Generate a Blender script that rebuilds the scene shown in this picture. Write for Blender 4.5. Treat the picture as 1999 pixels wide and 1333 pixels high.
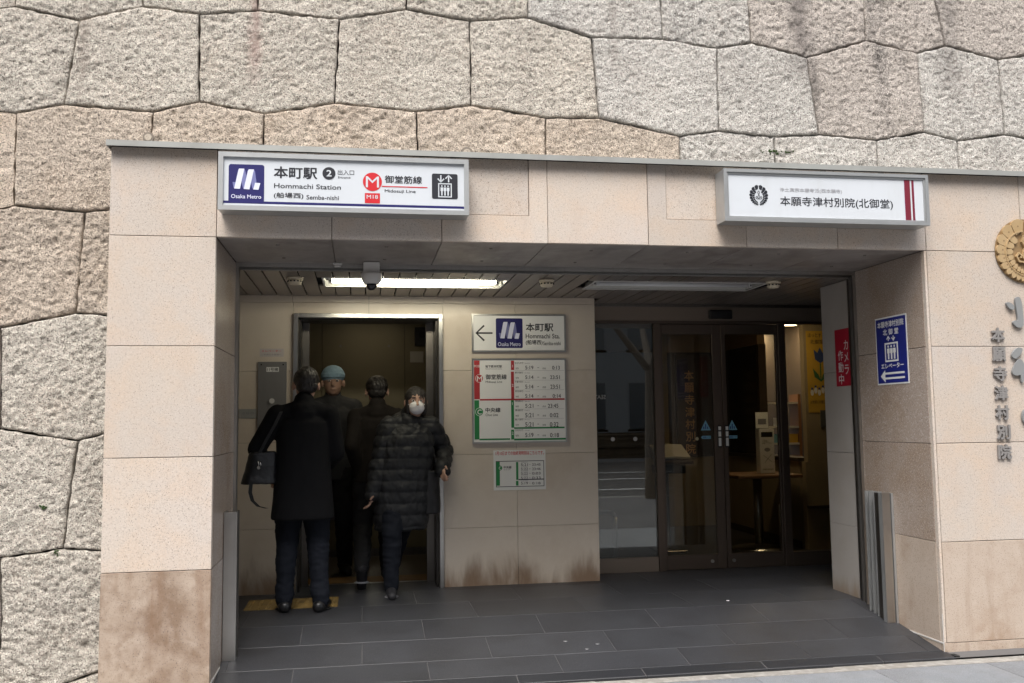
import bpy, bmesh, math, random
import numpy as np
from mathutils import Vector, Matrix, geometry
for o in list(bpy.data.objects): bpy.data.objects.remove(o)
SC = bpy.context.scene
COL = SC.collection
rng = random.Random(7)
CAM={'f': 1794.9469194831306, 'rot': [[0.9868797039416577, -0.16094718375091557, -0.012823961582718401], [-0.0013748761334821443, -0.08780061372247554, 0.9961371200520409], [0.1614514157994398, 0.9830498747635369, 0.08686992611802281]], 'loc': [0.7255712689932543, -4.766667975255187, 1.2532843103503664]}
S1={'sq': (0.072, 2.357, 0.244, 2.55), 'om': (0.085, 2.377, 0.23, 2.397), 'honmachi': (0.29, 2.484, 0.504, 2.546), 'c2': (0.529, 2.485, 0.594, 2.549), 'n2': (0.549, 2.501, 0.575, 2.534), 'deiri': (0.605, 2.511, 0.687, 2.538), 'ent': (0.607, 2.493, 0.669, 2.504), 'hs': (0.292, 2.434, 0.621, 2.459), 'semba': (0.291, 2.38, 0.436, 2.412), 'sn': (0.451, 2.38, 0.611, 2.403), 'mc': (0.731, 2.433, 0.827, 2.527), 'mm': (0.746, 2.451, 0.812, 2.508), 'mr': (0.741, 2.369, 0.817, 2.421), 'm18': (0.75, 2.392, 0.807, 2.412), 'mido': (0.841, 2.475, 1.031, 2.516), 'line': (0.827, 2.456, 1.059, 2.46), 'ml': (0.841, 2.423, 0.998, 2.443), 'bs': (1.082, 2.401, 1.215, 2.533), 'bar': (0.049, 2.353, 1.245, 2.356), 'face': (0.048, 2.349, 1.245, 2.576)}
S2={'face': (2.687, 2.342, 3.835, 2.577), 'crest': (2.833, 2.397, 2.95, 2.518), 'small': (2.988, 2.488, 3.356, 2.514), 'big': (2.988, 2.405, 3.66, 2.466), 'r1': (3.741, 2.35, 3.778, 2.575), 'r2': (3.786, 2.349, 3.796, 2.575)}
S3={'frame': (1.52, 1.763, 2.223, 2.044), 'sq': (1.699, 1.793, 1.898, 2.012), 'om': (1.713, 1.807, 1.882, 1.836), 'arrow': (1.55, 1.847, 1.674, 1.959), 'honmachi': (1.922, 1.916, 2.13, 1.978), 'hs': (1.921, 1.864, 2.178, 1.899), 'semba': (1.921, 1.813, 2.047, 1.853), 'sn': (2.052, 1.814, 2.183, 1.841)}
T={'frame': (1.519, 1.099, 2.22, 1.716), 'redbar': (1.534, 1.419, 1.576, 1.701), 'greenbar': (1.535, 1.128, 1.57, 1.412), 'm18': (1.536, 1.65, 1.576, 1.669), 'mc': (1.543, 1.54, 1.603, 1.601), 'mm': (1.555, 1.55, 1.593, 1.587), 'cc': (1.541, 1.297, 1.601, 1.358), 'cm': (1.556, 1.308, 1.587, 1.344), 'eki': (1.618, 1.648, 1.741, 1.668), 'ekie': (1.618, 1.635, 1.741, 1.643), 'mido': (1.619, 1.562, 1.775, 1.6), 'ml': (1.619, 1.533, 1.741, 1.553), 'chuo': (1.615, 1.323, 1.726, 1.357), 'cl': (1.616, 1.296, 1.706, 1.314), 'n1': (1.808, 1.631, 1.831, 1.7), 'n2': (1.807, 1.417, 1.829, 1.619), 'n3': (1.805, 1.209, 1.826, 1.411), 'n4': (1.803, 1.124, 1.825, 1.195), 'redline': (1.576, 1.409, 2.206, 1.421), 'gl': (1.57, 1.122, 1.795, 1.133), 'gl2': (1.826, 1.201, 2.202, 1.212), 'gl3': (1.825, 1.117, 2.212, 1.13), 'd1': (1.813, 1.65, 1.826, 1.669), 'd2': (1.812, 1.508, 1.825, 1.529), 'd3': (1.807, 1.375, 1.822, 1.395), 'd4': (1.807, 1.159, 1.821, 1.18), 't0': (1.914, 1.634, 1.975, 1.662), 'u0': (2.116, 1.633, 2.174, 1.661), 'h0': (1.838, 1.675, 1.9, 1.689), 'e0': (1.91, 1.677, 1.949, 1.684), 'f0': (1.842, 1.636, 1.865, 1.65), 'g0': (2.044, 1.635, 2.069, 1.649), 'k0': (2.005, 1.646, 2.018, 1.649), 'l0': (1.833, 1.626, 2.206, 1.629), 't1': (1.913, 1.564, 1.974, 1.591), 'u1': (2.099, 1.563, 2.173, 1.59), 'h1': (1.837, 1.605, 1.899, 1.619), 'e1': (1.909, 1.606, 1.948, 1.614), 'f1': (1.842, 1.566, 1.865, 1.579), 'g1': (2.043, 1.565, 2.068, 1.578), 'k1': (2.004, 1.576, 2.017, 1.579), 'l1': (1.832, 1.555, 2.204, 1.559), 't2': (1.912, 1.493, 1.973, 1.523), 'u2': (2.1, 1.491, 2.172, 1.522), 'h2': (1.837, 1.537, 1.898, 1.551), 'e2': (1.908, 1.538, 1.947, 1.546), 'f2': (1.841, 1.497, 1.864, 1.511), 'g2': (2.042, 1.496, 2.067, 1.51), 'k2': (2.003, 1.507, 2.015, 1.51), 'l2': (1.831, 1.484, 2.203, 1.488), 't3': (1.911, 1.426, 1.972, 1.454), 'u3': (2.116, 1.424, 2.178, 1.453), 'h3': (1.836, 1.468, 1.897, 1.482), 'e3': (1.907, 1.469, 1.946, 1.477), 'f3': (1.84, 1.429, 1.863, 1.443), 'g3': (2.041, 1.427, 2.066, 1.441), 'k3': (2.002, 1.438, 2.014, 1.441), 'l3': (1.83, 1.417, 2.202, 1.422), 't4': (1.91, 1.353, 1.971, 1.382), 'u4': (2.079, 1.351, 2.158, 1.381), 'h4': (1.835, 1.396, 1.896, 1.41), 'e4': (1.906, 1.397, 1.945, 1.405), 'f4': (1.839, 1.357, 1.862, 1.371), 'g4': (2.04, 1.355, 2.064, 1.369), 'k4': (2.001, 1.366, 2.013, 1.369), 'l4': (1.829, 1.344, 2.201, 1.349), 't5': (1.909, 1.283, 1.97, 1.315), 'u5': (2.093, 1.281, 2.158, 1.313), 'h5': (1.834, 1.329, 1.895, 1.343), 'e5': (1.905, 1.33, 1.944, 1.338), 'f5': (1.838, 1.29, 1.861, 1.303), 'g5': (2.039, 1.287, 2.063, 1.301), 'k5': (2.0, 1.298, 2.012, 1.302), 'l5': (1.828, 1.273, 2.199, 1.279), 't6': (1.908, 1.215, 1.969, 1.248), 'u6': (2.092, 1.212, 2.157, 1.246), 'h6': (1.833, 1.262, 1.894, 1.276), 'e6': (1.904, 1.263, 1.943, 1.271), 'f6': (1.837, 1.223, 1.86, 1.237), 'g6': (2.038, 1.22, 2.062, 1.234), 'k6': (1.999, 1.232, 2.011, 1.235), 'l6': (1.827, 1.205, 2.198, 1.212), 't7': (1.907, 1.139, 1.968, 1.17), 'u7': (2.092, 1.136, 2.159, 1.167), 'h7': (1.832, 1.183, 1.893, 1.198), 'e7': (1.903, 1.184, 1.942, 1.192), 'f7': (1.836, 1.145, 1.859, 1.159), 'g7': (2.036, 1.142, 2.061, 1.156), 'k7': (1.998, 1.153, 2.01, 1.156), 'l7': (1.826, 1.129, 2.197, 1.136)}
N={'paper': (1.672, 0.758, 2.058, 1.047), 'head': (1.688, 1.01, 2.047, 1.04), 'box': (1.689, 0.781, 2.046, 0.969), 'gb': (1.692, 0.792, 1.718, 0.964), 'cc': (1.7, 0.9, 1.736, 0.938), 'cm': (1.711, 0.907, 1.727, 0.93), 'chuo': (1.746, 0.913, 1.804, 0.933), 'cl': (1.746, 0.903, 1.796, 0.91), 'ng': (1.838, 0.831, 1.854, 0.96), 'ng2': (1.836, 0.79, 1.854, 0.824), 'l': (1.855, 0.829, 2.042, 0.836), 't0': (1.874, 0.93, 1.926, 0.949), 'u0': (1.957, 0.93, 2.02, 0.948), 'h0': (1.875, 0.953, 1.927, 0.961), 'k0': (1.936, 0.939, 1.945, 0.941), 't1': (1.874, 0.899, 1.926, 0.918), 'u1': (1.957, 0.898, 2.02, 0.917), 'h1': (1.874, 0.921, 1.926, 0.93), 'k1': (1.935, 0.907, 1.944, 0.91), 't2': (1.874, 0.867, 1.925, 0.886), 'u2': (1.956, 0.866, 2.019, 0.885), 'h2': (1.874, 0.889, 1.926, 0.898), 'k2': (1.935, 0.875, 1.944, 0.878), 't3': (1.873, 0.834, 1.925, 0.853), 'u3': (1.956, 0.834, 2.019, 0.852), 'h3': (1.873, 0.857, 1.925, 0.865), 'k3': (1.934, 0.843, 1.944, 0.845), 't4': (1.873, 0.796, 1.924, 0.815), 'u4': (1.955, 0.795, 2.018, 0.813), 'h4': (1.873, 0.818, 1.925, 0.827), 'k4': (1.934, 0.804, 1.943, 0.806)}
RED={'frame': (-1.038, 1.462, -0.819, 1.845), 'a': (-0.924, 1.551, -0.843, 1.754), 'b': (-1.024, 1.478, -0.948, 1.693)}
BLUE={'frame': (-0.53, 1.456, -0.204, 1.859), 'l1': (-0.507, 1.783, -0.231, 1.85), 'l2': (-0.446, 1.751, -0.285, 1.801), 'ar': (-0.418, 1.709, -0.319, 1.757), 'box': (-0.44, 1.592, -0.294, 1.714), 'esc': (-0.482, 1.548, -0.247, 1.598), 'arrow': (-0.491, 1.467, -0.241, 1.548)}
STONES=[[(-2.633, 4.419), (-2.331, 4.54), (-2.007, 4.498), (-1.964, 3.962), (-2.388, 3.84), (-2.582, 3.896)], [(-2.007, 4.498), (-1.688, 4.608), (-1.298, 4.57), (-1.265, 4.02), (-1.787, 3.903), (-1.964, 3.962)], [(-1.298, 4.57), (-0.96, 4.69), (-0.606, 4.641), (-0.583, 4.067), (-1.106, 3.957), (-1.265, 4.02)], [(-0.606, 4.641), (-0.222, 4.768), (0.178, 4.721), (0.159, 4.138), (-0.488, 4.038), (-0.583, 4.067)], [(0.178, 4.721), (0.526, 4.84), (0.883, 4.777), (0.882, 4.182), (0.154, 4.122), (0.159, 4.138)], [(0.883, 4.777), (1.312, 4.923), (1.655, 4.855), (1.623, 4.21), (1.0, 4.127), (0.882, 4.182)], [(1.655, 4.855), (2.042, 4.982), (2.432, 4.934), (2.399, 4.239), (1.706, 4.177), (1.623, 4.21)], [(2.432, 4.934), (2.875, 5.069), (3.283, 5.003), (3.231, 4.278), (3.066, 4.241), (2.894, 4.279), (2.505, 4.214), (2.399, 4.239)], [(3.283, 5.003), (3.788, 5.146), (4.252, 5.082), (4.18, 4.346), (3.854, 4.285), (3.231, 4.278)], [(4.252, 5.082), (4.751, 5.227), (5.165, 5.174), (5.068, 4.398), (4.279, 4.265), (4.18, 4.346)], [(5.165, 5.174), (5.734, 5.329), (6.168, 5.275), (6.043, 4.456), (5.133, 4.312), (5.068, 4.398)], [(6.168, 5.275), (6.855, 5.425), (7.451, 5.405), (7.291, 4.554), (6.193, 4.393), (6.043, 4.456)], [(-2.388, 3.84), (-1.964, 3.962), (-1.787, 3.903), (-1.754, 3.462), (-2.084, 3.367), (-2.349, 3.43)], [(-1.787, 3.903), (-1.265, 4.02), (-1.106, 3.957), (-1.11, 3.504), (-1.183, 3.49), (-1.429, 3.402), (-1.754, 3.462)], [(-1.106, 3.957), (-0.583, 4.067), (-0.488, 4.038), (-0.459, 3.543), (-0.779, 3.441), (-1.11, 3.504)], [(-0.488, 4.038), (0.159, 4.138), (0.154, 4.122), (0.15, 3.558), (-0.162, 3.517), (-0.459, 3.543)], [(0.154, 4.122), (0.882, 4.182), (1.0, 4.127), (0.976, 3.62), (0.598, 3.536), (0.15, 3.558)], [(1.0, 4.127), (1.623, 4.21), (1.706, 4.177), (1.684, 3.61), (1.342, 3.57), (0.976, 3.62)], [(1.706, 4.177), (2.399, 4.239), (2.505, 4.214), (2.502, 3.523), (2.066, 3.508), (1.684, 3.61)], [(2.505, 4.214), (2.894, 4.279), (3.066, 4.241), (3.065, 3.533), (2.842, 3.484), (2.502, 3.523)], [(3.066, 4.241), (3.231, 4.278), (3.854, 4.285), (3.826, 3.59), (3.419, 3.456), (3.065, 3.533)], [(3.854, 4.285), (4.18, 4.346), (4.279, 4.265), (4.373, 3.59), (4.169, 3.527), (3.826, 3.59)], [(4.279, 4.265), (5.068, 4.398), (5.133, 4.312), (5.191, 3.605), (4.731, 3.513), (4.373, 3.59)], [(5.133, 4.312), (6.043, 4.456), (6.193, 4.393), (6.152, 3.633), (5.597, 3.542), (5.191, 3.605)], [(6.193, 4.393), (7.291, 4.554), (7.37, 4.521), (7.296, 3.696), (6.62, 3.586), (6.152, 3.633)], [(-2.084, 3.367), (-1.754, 3.462), (-1.429, 3.402), (-1.442, 2.934), (-1.804, 2.852), (-2.077, 2.875)], [(-1.429, 3.402), (-1.183, 3.49), (-1.11, 3.504), (-0.779, 3.441), (-0.836, 2.962), (-1.068, 2.903), (-1.442, 2.934)], [(-0.779, 3.441), (-0.459, 3.543), (-0.162, 3.517), (-0.148, 3.008), (-0.384, 2.939), (-0.836, 2.962)], [(-0.162, 3.517), (0.15, 3.558), (0.598, 3.536), (0.575, 3.035), (0.194, 2.955), (-0.148, 3.008)], [(0.598, 3.536), (0.976, 3.62), (1.342, 3.57), (1.342, 3.054), (1.03, 3.004), (0.575, 3.035)], [(1.342, 3.57), (1.684, 3.61), (2.066, 3.508), (2.09, 3.012), (1.773, 2.999), (1.342, 3.054)], [(2.066, 3.508), (2.502, 3.523), (2.842, 3.484), (2.822, 2.96), (2.578, 2.919), (2.09, 3.012)], [(2.842, 3.484), (3.065, 3.533), (3.419, 3.456), (3.46, 2.963), (3.174, 2.939), (2.822, 2.96)], [(3.419, 3.456), (3.826, 3.59), (4.169, 3.527), (4.165, 3.008), (3.842, 2.942), (3.46, 2.963)], [(4.169, 3.527), (4.373, 3.59), (4.731, 3.513), (4.719, 3.013), (4.386, 2.96), (4.165, 3.008)], [(4.731, 3.513), (5.191, 3.605), (5.597, 3.542), (5.561, 3.029), (5.179, 2.956), (4.719, 3.013)], [(5.597, 3.542), (6.152, 3.633), (6.62, 3.586), (6.569, 3.061), (6.085, 2.972), (5.561, 3.029)], [(-1.804, 2.852), (-1.442, 2.934), (-1.068, 2.903), (-1.053, 2.402), (-1.118, 2.384), (-1.383, 2.342), (-1.79, 2.372)], [(-1.068, 2.903), (-0.836, 2.962), (-0.384, 2.939), (-0.402, 2.41), (-0.704, 2.375), (-1.053, 2.402)], [(-0.384, 2.939), (-0.148, 3.008), (0.194, 2.955), (0.196, 2.394), (-0.402, 2.41)], [(0.194, 2.955), (0.575, 3.035), (1.03, 3.004), (1.044, 2.371), (0.196, 2.394)], [(1.03, 3.004), (1.342, 3.054), (1.773, 2.999), (1.756, 2.358), (1.044, 2.371)], [(1.773, 2.999), (2.09, 3.012), (2.578, 2.919), (2.568, 2.346), (1.756, 2.358)], [(2.578, 2.919), (2.822, 2.96), (3.174, 2.939), (3.155, 2.327), (2.568, 2.346)], [(3.174, 2.939), (3.46, 2.963), (3.842, 2.942), (3.8, 2.309), (3.155, 2.327)], [(3.842, 2.942), (4.165, 3.008), (4.386, 2.96), (4.358, 2.287), (3.8, 2.309)], [(4.386, 2.96), (4.719, 3.013), (5.179, 2.956), (5.124, 2.269), (4.358, 2.287)], [(5.179, 2.956), (5.561, 3.029), (6.085, 2.972), (6.006, 2.251), (5.124, 2.269)], [(-1.383, 2.342), (-1.118, 2.384), (-1.053, 2.402), (-0.704, 2.375), (-0.71, 2.275), (-0.725, 1.838), (-1.082, 1.76), (-1.295, 1.72)], [(-0.704, 2.375), (-0.583, 2.392), (-0.389, 2.411), (-0.368, 1.816), (-0.577, 1.827), (-0.725, 1.838), (-0.71, 2.275)], [(-1.79, 2.372), (-1.383, 2.342), (-1.295, 1.72), (-1.764, 1.757)], [(-1.295, 1.72), (-1.082, 1.76), (-1.062, 1.499), (-1.057, 1.251), (-1.336, 1.285), (-1.722, 1.228), (-1.764, 1.757)], [(-1.082, 1.76), (-0.725, 1.838), (-0.577, 1.827), (-0.381, 1.816), (-0.36, 1.238), (-0.569, 1.218), (-0.684, 1.185), (-1.052, 1.25), (-1.062, 1.499)], [(-0.684, 1.185), (-0.569, 1.218), (-0.36, 1.238), (-0.337, 0.608), (-0.563, 0.64), (-0.729, 0.657), (-0.713, 0.883)], [(-1.336, 1.285), (-1.052, 1.25), (-0.684, 1.185), (-0.713, 0.883), (-0.729, 0.657), (-1.016, 0.622), (-1.312, 0.582)], [(-1.722, 1.228), (-1.336, 1.285), (-1.312, 0.582), (-1.676, 0.656)], [(-1.016, 0.622), (-0.729, 0.657), (-0.563, 0.64), (-0.337, 0.608), (-0.331, 0.117), (-0.564, 0.057), (-0.75, -0.003), (-0.989, -0.036), (-0.993, 0.353)], [(-1.312, 0.582), (-1.016, 0.622), (-0.993, 0.353), (-0.989, -0.036), (-1.297, 0.028), (-1.623, -0.022), (-1.676, 0.656)], [(-0.564, 0.057), (-0.331, 0.117), (-0.314, -0.347), (-0.985, -0.302), (-0.989, -0.036), (-0.75, -0.003)], [(-1.297, 0.028), (-0.989, -0.036), (-0.985, -0.302), (-1.604, -0.26), (-1.623, -0.022)]]
PXC=[(-438, -252), (-173, -255), (98, -255), (361, -256), (616, -257), (872, -250), (1113, -246), (1377, -213), (1643, -234), (1877, -229), (2120, -227), (2393, -225), (-348, -63), (-73, -52), (170, -64), (411, -69), (671, -64), (930, -56), (1174, -37), (1382, -23), (1560, -17), (1763, -14), (1951, -4), (2193, 1), (2467, 1), (-246, 123), (18, 105), (273, 117), (518, 118), (793, 120), (1043, 136), (1291, 166), (1492, 180), (1695, 182), (1870, 184), (2073, 192), (2318, 197), (-103, 327), (156, 310), (400, 292), (663, 297), (937, 305), (1192, 323), (1419, 340), (1612, 347), (1797, 351), (1980, 359), (2210, 367), (38, 500), (211, 503), (-192, 530), (-113, 741), (142, 734), (196, 965), (23, 968), (-208, 968), (129, 1203), (-122, 1224), (138, 1378), (-147, 1409)]

# ---------------------------------------------------------------- camera, sky, sun
cd = bpy.data.cameras.new('camera'); cam = bpy.data.objects.new('camera', cd); COL.objects.link(cam); SC.camera = cam
cd.sensor_width = 36; cd.lens = CAM['f']/1999*36; cd.clip_start = .05; cd.clip_end = 400
r_, u_, f_ = [Vector(v) for v in CAM['rot']]
M = Matrix((r_, u_, -f_)).transposed().to_4x4(); M.translation = Vector(CAM['loc']); cam.matrix_world = M
W = bpy.data.worlds.new('World'); SC.world = W; W.use_nodes = True
nt = W.node_tree; bg = nt.nodes['Background']
sky = nt.nodes.new('ShaderNodeTexSky'); sky.sky_type = 'NISHITA'; sky.sun_disc = False
SUN_EL, SUN_AZ = math.radians(58), math.radians(200)   # azimuth measured clockwise from +y
sky.sun_elevation = SUN_EL; sky.sun_rotation = SUN_AZ; sky.air_density = 1.0; sky.dust_density = 4.0; sky.ozone_density = 1.0
hs = nt.nodes.new('ShaderNodeHueSaturation'); hs.inputs['Saturation'].default_value = .30
nt.links.new(sky.outputs[0], hs.inputs['Color']); nt.links.new(hs.outputs[0], bg.inputs[0]); bg.inputs[1].default_value = .13
sl = bpy.data.lights.new('sun', 'SUN'); sl.energy = 1.0; sl.angle = math.radians(35); sl.color = (1, .96, .91)
so = bpy.data.objects.new('sun', sl); COL.objects.link(so)
sd = Vector((math.sin(SUN_AZ)*math.cos(SUN_EL), math.cos(SUN_AZ)*math.cos(SUN_EL), math.sin(SUN_EL)))
so.rotation_euler = sd.to_track_quat('Z', 'Y').to_euler()
SC.view_settings.view_transform = 'Standard'; SC.view_settings.look = 'None'; SC.view_settings.gamma = 1
SC.view_settings.exposure = 1.42; SC.view_settings.use_curve_mapping = False
# ---------------------------------------------------------------- materials
def mat(name, col, rough=.6, metal=0, spec=.5, grain=None, clouds=None, bump=None, streak=None, coat=0, emit=None, vary=0, trans=0, extra=None):
    """grain=(scale, colour, amount)  clouds=(scale, colour, amount)  bump=(scale, distance)"""
    m = bpy.data.materials.new(name); m.use_nodes = True; n = m.node_tree; N = n.nodes; Lk = n.links.new
    b = N['Principled BSDF']; b.inputs['Roughness'].default_value = rough; b.inputs['Metallic'].default_value = metal
    b.inputs['Specular IOR Level'].default_value = spec; b.inputs['Coat Weight'].default_value = coat; b.inputs['Coat Roughness'].default_value = .12
    b.inputs['Transmission Weight'].default_value = trans
    rgb = N.new('ShaderNodeRGB'); rgb.outputs[0].default_value = (*col, 1); c = rgb.outputs[0]
    tc = N.new('ShaderNodeTexCoord'); geo = N.new('ShaderNodeNewGeometry')
    oi = N.new('ShaderNodeObjectInfo'); off = N.new('ShaderNodeVectorMath'); off.operation = 'MULTIPLY_ADD'
    cmb = N.new('ShaderNodeCombineXYZ'); Lk(oi.outputs['Random'], cmb.inputs[0]); Lk(oi.outputs['Random'], cmb.inputs[2])
    Lk(cmb.outputs[0], off.inputs[0]); off.inputs[1].default_value = (37, 11, 23); Lk(geo.outputs['Position'], off.inputs[2])
    P = off.outputs[0]
    def noise(scale, det=4, dist=0, r=.6, src=None):
        t = N.new('ShaderNodeTexNoise'); t.inputs['Scale'].default_value = scale; t.inputs['Detail'].default_value = det
        t.inputs['Roughness'].default_value = r; t.inputs['Distortion'].default_value = dist; Lk(src or P, t.inputs['Vector']); return t.outputs['Fac']
    def ramp(fac, a, z):
        r = N.new('ShaderNodeMapRange'); r.inputs['From Min'].default_value = a; r.inputs['From Max'].default_value = z; r.interpolation_type = 'SMOOTHSTEP'
        Lk(fac, r.inputs['Value']); return r.outputs[0]
    def mix(fac, a, bcol, mode='MIX'):
        x = N.new('ShaderNodeMix'); x.data_type = 'RGBA'; x.blend_type = mode
        if hasattr(fac, 'links'): Lk(fac, x.inputs[0])
        else: x.inputs[0].default_value = fac
        Lk(a, x.inputs[6])
        if hasattr(bcol, 'links'): Lk(bcol, x.inputs[7])
        else: x.inputs[7].default_value = (*bcol, 1)
        return x.outputs[2]
    def mul(a, k):
        x = N.new('ShaderNodeMath'); x.operation = 'MULTIPLY'; Lk(a, x.inputs[0])
        if hasattr(k, 'links'): Lk(k, x.inputs[1])
        else: x.inputs[1].default_value = k
        return x.outputs[0]
    H = dict(N=N, Lk=Lk, P=P, pos=geo.outputs['Position'], noise=noise, ramp=ramp, mix=mix, mul=mul, b=b, rnd=oi.outputs['Random'])
    for cl in (clouds if isinstance(clouds, list) else [clouds] if clouds else []):
        c = mix(mul(ramp(noise(cl[0], 5, .3), .42, .68), cl[2]), c, cl[1])
    for g in (grain if isinstance(grain, list) else [grain] if grain else []):
        lo = g[3] if len(g) > 3 else .56
        c = mix(mul(ramp(noise(g[0], 2, 0, .5), lo, lo+.08), g[2]), c, g[1])
    if streak:
        mp = N.new('ShaderNodeMapping'); mp.inputs['Scale'].default_value = streak[3] if len(streak) > 3 else (1, 1, .12); Lk(P, mp.inputs[0])
        c = mix(mul(ramp(noise(streak[0], 4, 0, .6, mp.outputs[0]), .5, .75), streak[2]), c, streak[1])
    if vary:
        h = N.new('ShaderNodeHueSaturation'); v = N.new('ShaderNodeMapRange'); Lk(oi.outputs['Random'], v.inputs[0])
        v.inputs[3].default_value = 1-vary; v.inputs[4].default_value = 1+vary; Lk(v.outputs[0], h.inputs['Value']); Lk(c, h.inputs['Color']); c = h.outputs[0]
    if extra: c = extra(H, c)
    Lk(c, b.inputs['Base Color'])
    if bump:
        last = None
        for bs in (bump if isinstance(bump, list) else [bump]):
            bp = N.new('ShaderNodeBump'); bp.inputs['Distance'].default_value = bs[1]; bp.inputs['Strength'].default_value = bs[2] if len(bs) > 2 else 1
            Lk(noise(bs[0], 4, 0, .65), bp.inputs['Height'])
            if last: Lk(last, bp.inputs['Normal'])
            last = bp.outputs[0]
        Lk(last, b.inputs['Normal'])
    if emit: b.inputs['Emission Color'].default_value = (*emit[0], 1); b.inputs['Emission Strength'].default_value = emit[1]
    return m
def stain_base(z0, z1, col, amt, xs=None):
    """dirt that creeps up a wall from its foot with a ragged outline of its own"""
    def f(H, c):
        N, Lk = H['N'], H['Lk']
        sp = N.new('ShaderNodeSeparateXYZ'); Lk(H['pos'], sp.inputs[0])
        mp = N.new('ShaderNodeMapping'); mp.inputs['Scale'].default_value = (3.2, 3.2, .9); Lk(H['pos'], mp.inputs[0])
        n = H['noise'](1.0, 5, .4, .62, mp.outputs[0])
        a = N.new('ShaderNodeMath'); a.operation = 'MULTIPLY_ADD'; Lk(n, a.inputs[0]); a.inputs[1].default_value = -(z1-z0)*2.4; Lk(sp.outputs[2], a.inputs[2])
        lo = z0-(z1-z0)*1.2
        r = H['ramp'](a.outputs[0], lo+(z1-z0)*.75, lo)
        mp2 = N.new('ShaderNodeMapping'); mp2.inputs['Scale'].default_value = (9, 9, 2.5); Lk(H['pos'], mp2.inputs[0])
        s = H['noise'](1.0, 4, 0, .6, mp2.outputs[0])
        r = H['mul'](H['mul'](r, amt), H['ramp'](s, .1, .55))
        return H['mix'](r, c, col)
    return f
GR = (.53, .462, .398)
GS = [(210, (.10, .075, .065), .85, .61), (130, (.64, .58, .53), .4, .55), (85, (.32, .24, .19), .4, .59), (140, (.12, .09, .08), .75, .66)]
granite = mat('pink_granite', GR, .5, clouds=[(2.2, (.57, .44, .33), .5), (.9, (.52, .47, .44), .5), (5.5, (.60, .44, .31), .3)], grain=GS, bump=(500, .0004), streak=(7, (.47, .36, .28), .25, (1, 1, .35)), vary=.07)
granite_dirty = mat('pink_granite_brown_stained', (.40, .315, .245), .55, clouds=[(3.1, (.19, .12, .075), .9), (6, (.46, .375, .305), .5), (17, (.22, .145, .095), .5)], grain=[GS[0], GS[2], GS[3]], bump=(500, .0004), streak=(9, (.20, .11, .06), .5), vary=.03)
granite_dirty2 = mat('pink_granite_lightly_stained', (.46, .375, .305), .55, clouds=[(2.6, (.32, .215, .14), .7), (7, (.50, .42, .35), .6)], grain=[GS[0], GS[2], GS[3]], bump=(500, .0004), streak=(9, (.24, .15, .09), .4), vary=.03)
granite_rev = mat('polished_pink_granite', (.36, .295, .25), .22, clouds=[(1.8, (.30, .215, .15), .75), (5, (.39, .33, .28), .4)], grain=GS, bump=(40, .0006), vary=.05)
soffit_m = mat('grey_soffit_granite', (.30, .27, .25), .42, clouds=[(3, (.18, .15, .135), .8), (9, (.38, .35, .33), .6)], streak=(5, (.12, .10, .09), .6, (1, .25, 1)), grain=(300, (.12, .10, .09), .4, .6), vary=.05)
mortar = mat('joint_mortar', (.13, .115, .10), .9)
wallm = mat('cream_polished_stone', (.60, .53, .445), .3, clouds=[(2.4, (.52, .44, .355), .6), (11, (.62, .55, .47), .4)], grain=(260, (.36, .305, .25), .25, .58), bump=(6, .0008), vary=.03, extra=stain_base(.085, .37, (.20, .125, .075), .9))
wallm2 = mat('pale_grey_wall_panel', (.42, .39, .36), .4, clouds=[(2.4, (.36, .32, .28), .5)], grain=(260, (.36, .31, .28), .25, .58), extra=stain_base(.085, .28, (.25, .17, .10), .7))
def runoff(H, c, x0, z0, z1, wd, col, am):
    """a ragged streak of rain-borne dirt that hangs at x0 between z0 and z1"""
    N, Lk = H['N'], H['Lk']; sp = N.new('ShaderNodeSeparateXYZ'); Lk(H['pos'], sp.inputs[0])
    def mth(op, a, b, cc=None):
        x = N.new('ShaderNodeMath'); x.operation = op
        for i, v in enumerate((a, b, cc)):
            if v is None: continue
            if hasattr(v, 'links'): Lk(v, x.inputs[i])
            else: x.inputs[i].default_value = v
        return x.outputs[0]
    mp = N.new('ShaderNodeMapping'); mp.inputs['Scale'].default_value = (12, 12, 5); Lk(H['pos'], mp.inputs[0]); n = H['noise'](1.0, 5, 1, .7, mp.outputs[0])
    d = mth('ABSOLUTE', mth('SUBTRACT', sp.outputs[0], x0), 0); d = mth('MULTIPLY_ADD', n, wd*2.2, mth('SUBTRACT', d, wd*1.1))
    m = H['ramp'](d, wd, -wd*.2); z = H['ramp'](mth('MULTIPLY_ADD', n, .3, sp.outputs[2]), z0+.1, z0+.45); z2 = H['ramp'](sp.outputs[2], z1, z1-.2)
    return H['mix'](H['mul'](H['mul'](H['mul'](m, z), z2), am), c, col)
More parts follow.
